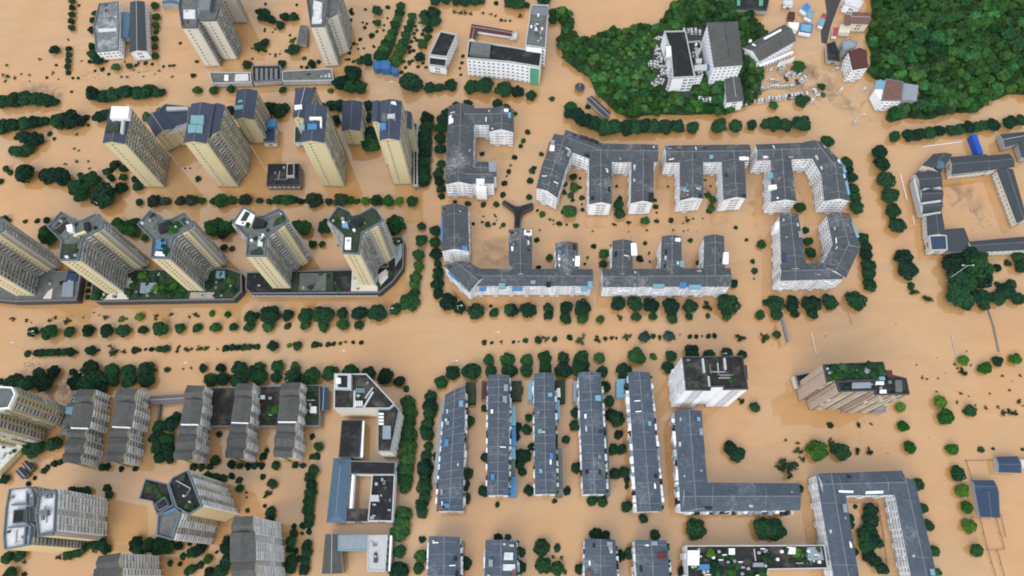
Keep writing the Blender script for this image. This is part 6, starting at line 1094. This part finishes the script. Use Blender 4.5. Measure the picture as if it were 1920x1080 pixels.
cars('in the short row below the knoll block', cl('700 880 w;735 885 w;770 885 s;805 890 w'), 6.2, 1.4)
cars('in the slanted line at the car park\'s upper side', cl('1170 835 w;1200 825 w;1230 815 w;1260 795 s;1285 775 w;1310 770 w;1340 780 s'), 1.0, .35)
cars('in the bottom row of the flooded car park', cl('1100 920 w;1130 925 s;1170 920 w;1210 915 k;1255 910 y;1295 905 w;1325 900 w;1370 895 s;1395 880 w;1430 875 s;1470 880 w;1500 870 w;1530 865 s;1560 860 w;1600 860 k;1625 850 w;1660 845 w;1690 840 w;1720 840 s;1775 830 w'), .3, 1.35)
cars('in the middle row of the flooded car park', cl('1390 770 w;1415 760 s;1440 755 w;1465 750 w;1490 760 w;1520 758 w;1550 755 w;1580 752 w;1615 748 w;1440 695 w;1470 700 s;1415 690 w'), .1, .25, .15)
cars('drifting in the upper part of the flooded car park', cl('1410 600 w;1490 560 w;1500 585 s;1540 560 w;1570 650 w;1590 630 w;1620 620 s;1640 640 w;1570 680 k;1680 710 k;1720 690 w;1740 710 s;1760 670 w;1700 640 w;1840 790 w;1860 820 w;1880 850 w;1830 895 w;1660 620 w'), .0, 1.0, 1.2)
cars('stranded by the open flood below the old houses', [(1620, 167, 'w'), (1577, 168, 'w'), (1602, 230, 's'), (1412, 15, 'w'), (1568, 129, 'w')], .0, .9, .8)

# ------------------------------------------------------------------ street furniture and drowned remnants
def lamp(label, base, h, arm=2.2, two=False, group='tall street lamps'):
    p = P(*base); root = thing('street_lamp', label, 'street lamp', (p[0], p[1], 0), group)
    m = MB(); m.cyl((p[0], p[1], -1), .20, h + 1, 8, 0, .11); m.build('pole', 'lamp_grey', root)
    for s_ in ((-1, 1) if two else (1,)):
        m = MB(); m.bar((p[0], p[1], h - .2), (p[0] + s_ * arm, p[1], h + .5), .12, .12); m.build('arm', 'lamp_grey', root); m = MB(); m.box((p[0] + s_ * (arm + .4), p[1], h + .5), (1.1, .42, .22)); m.build('lamp_head', 'sheet_white', root)
lamp('slim pale street lamp on the avenue left of the crossing', (652, 678), 20); lamp('slim pale street lamp on the avenue right of the crossing', (928, 642), 18)
lamp('slim pale street lamp at the far left end of the avenue', (42, 655), 12); lamp('tall white mast lamp over the grove below the silted-yard ring', (1773, 527), 22, 2.5, True)
lamp('slim pale lamp at the avenue corner beside the rightmost podium', (733, 590), 10); lamp('slim pale lamp at the crossing near the blue-sheeted block', (860, 585), 10); lamp('slim pale lamp before the tapered bar', (851, 685), 9); lamp('slim pale lamp on the avenue below the white tower row', (1344, 672), 9); lamp('slim pale lamp near the knoll row and old houses', (1600, 232), 10)
lamp('slim pale lamp in front of the yellow walk-up bars', (355, 690), 10); lamp('slim pale lamp on the avenue\'s upper side at left', (75, 632), 10); lamp('slim pale lamp beside the street below the blue gate', (732, 170), 9)
b = Building('road_sign', 'dark overhead road sign panel standing at avenue edge', 'sign'); b.wings.append(dict(poly=W('1470,600'))); R_ = b.R(); a_, c_ = P(1466, 596, 6), P(1477, 641, 6); m = MB()
m.bar((*a_, 5.2), (*c_, 5.2), .4, 2.2); m.build('panel', 'navy_roof', R_); m = MB(); m.bar((*a_, 6.45), (*c_, 6.45), 1.6, .25); m.build('top_rail', 'grey_trim', R_)
for q in (a_, c_): m = MB(); m.cyl((q[0], q[1], -1), .2, 6.2, 8); m.build('post', 'metal', R_)
def fence(label, s_, z=.9, mt='dark_trim', st_=6.0, rail=.22):
    q = W(s_); root = thing('fence', label, 'fence', (q[0][0], q[0][1], 0))
    for a_, c_ in zip(q[:-1], q[1:]):
        m = MB(); m.bar((*a_, z), (*c_, z), rail, .18); m.build('rail', mt, root); L = math.hypot(c_[0] - a_[0], c_[1] - a_[1]); n = max(1, int(L / st_))
        for k in range(n): t = k / n; m = MB(); m.box((a_[0] + (c_[0] - a_[0]) * t, a_[1] + (c_[1] - a_[1]) * t, z / 2 - .4), (.25, .25, z + 1.0)); m.build('post', mt, root)
fence('thin drowned fence running down left of the navy shelters', '1810,864 1822,905 1836,972 1850,1030 1866,1082', mt='rust_roof'); fence('thin drowned fence joining the two navy shelters', '1810,864 1870,863', mt='rust_roof'); fence('thin drowned fence below the larger navy shelter', '1866,972 1882,1030 1852,1032', mt='rust_roof'); fence('thin drowned fence running off the bottom edge at right', '1868,1032 1882,1082', mt='rust_roof'); fence('short drowned fence at right of the larger navy shelter', '1875,965 1884,1008', mt='rust_roof')
fence('pale guard rail lying along water left of silted-yard ring', '1687,326 1694,352 1700,375', .5, 'sheet_white', 5, .5); fence('thin pale guard rail further down beside silted-yard ring', '1711,405 1714,422', .5, 'sheet_white', 5, .4); fence('pale low rail above the silted-yard ring', '1729,276 1802,267', .5, 'sheet_white', 6, .5)
fence('pale rail standing in the water right of the avenue', '1521,625 1530,664', .5, 'sheet_white', 5, .3); fence('pale rail below the avenue corner tree at right', '1586,568 1597,610', .4, 'paving', 5, .25); fence('grey wall top emerging below the grove at right', '1851,578 1862,612 1872,660', .5, 'grey_trim', 6, .8); fence('pale broken rail at right between lone trees', '1783,628 1788,648 1795,672', .4, 'light_trim', 5, .4)
fence('thin brown rail inside the big ring block court', '1592,942 1645,945 1655,1000 1664,1075', .6, 'rust_roof', 6, .2)
# floating rafts of rubbish and twigs
def debris(label, spots, n, size, mt):
    rr = np.random.default_rng(len(label)); m = MB()
    for k in range(n):
        x, y, sx, sy = spots[rr.integers(len(spots))]; p = P(x + rr.normal() * sx, y + rr.normal() * sy); s_ = size * rr.uniform(.4, 1.5); m.box((p[0], p[1], .06), (s_ * rr.uniform(1, 3.2), s_, .18), 0, rr.uniform(0, 3.14))
    tag(m.build('floating_debris', mt), label, kind='stuff')
debris('grey rafts of floating rubbish', [(70, 175, 18, 6), (95, 205, 14, 6), (160, 140, 12, 6), (270, 132, 22, 7), (1325, 358, 4, 3), (105, 745, 12, 14), (125, 720, 8, 10), (60, 690, 8, 8), (1778, 560, 9, 7), (1530, 150, 18, 14), (1550, 175, 14, 12), (950, 470, 18, 12), (1800, 370, 16, 20), (1835, 410, 12, 14)], 650, .28, 'debris')
debris('pale scraps floating on the flood', [(500, 70, 30, 30), (690, 30, 18, 25), (700, 70, 16, 22), (530, 110, 25, 15), (60, 120, 8, 4), (1750, 650, 60, 60), (1880, 600, 30, 30), (1780, 720, 40, 40), (1500, 180, 40, 30), (1690, 850, 40, 20), (400, 50, 120, 30)], 90, .26, 'light_trim')
debris('dark twigs breaking the water surface', [(450, 70, 100, 40), (720, 60, 40, 30), (150, 130, 90, 25), (350, 600, 250, 12), (1100, 430, 200, 40), (1750, 700, 120, 80), (1550, 830, 90, 20), (1300, 640, 200, 10), (1250, 400, 200, 20)], 260, .22, 'leaf_s')
for o in bpy.data.objects:
    if '_o' in o: del o['_o']
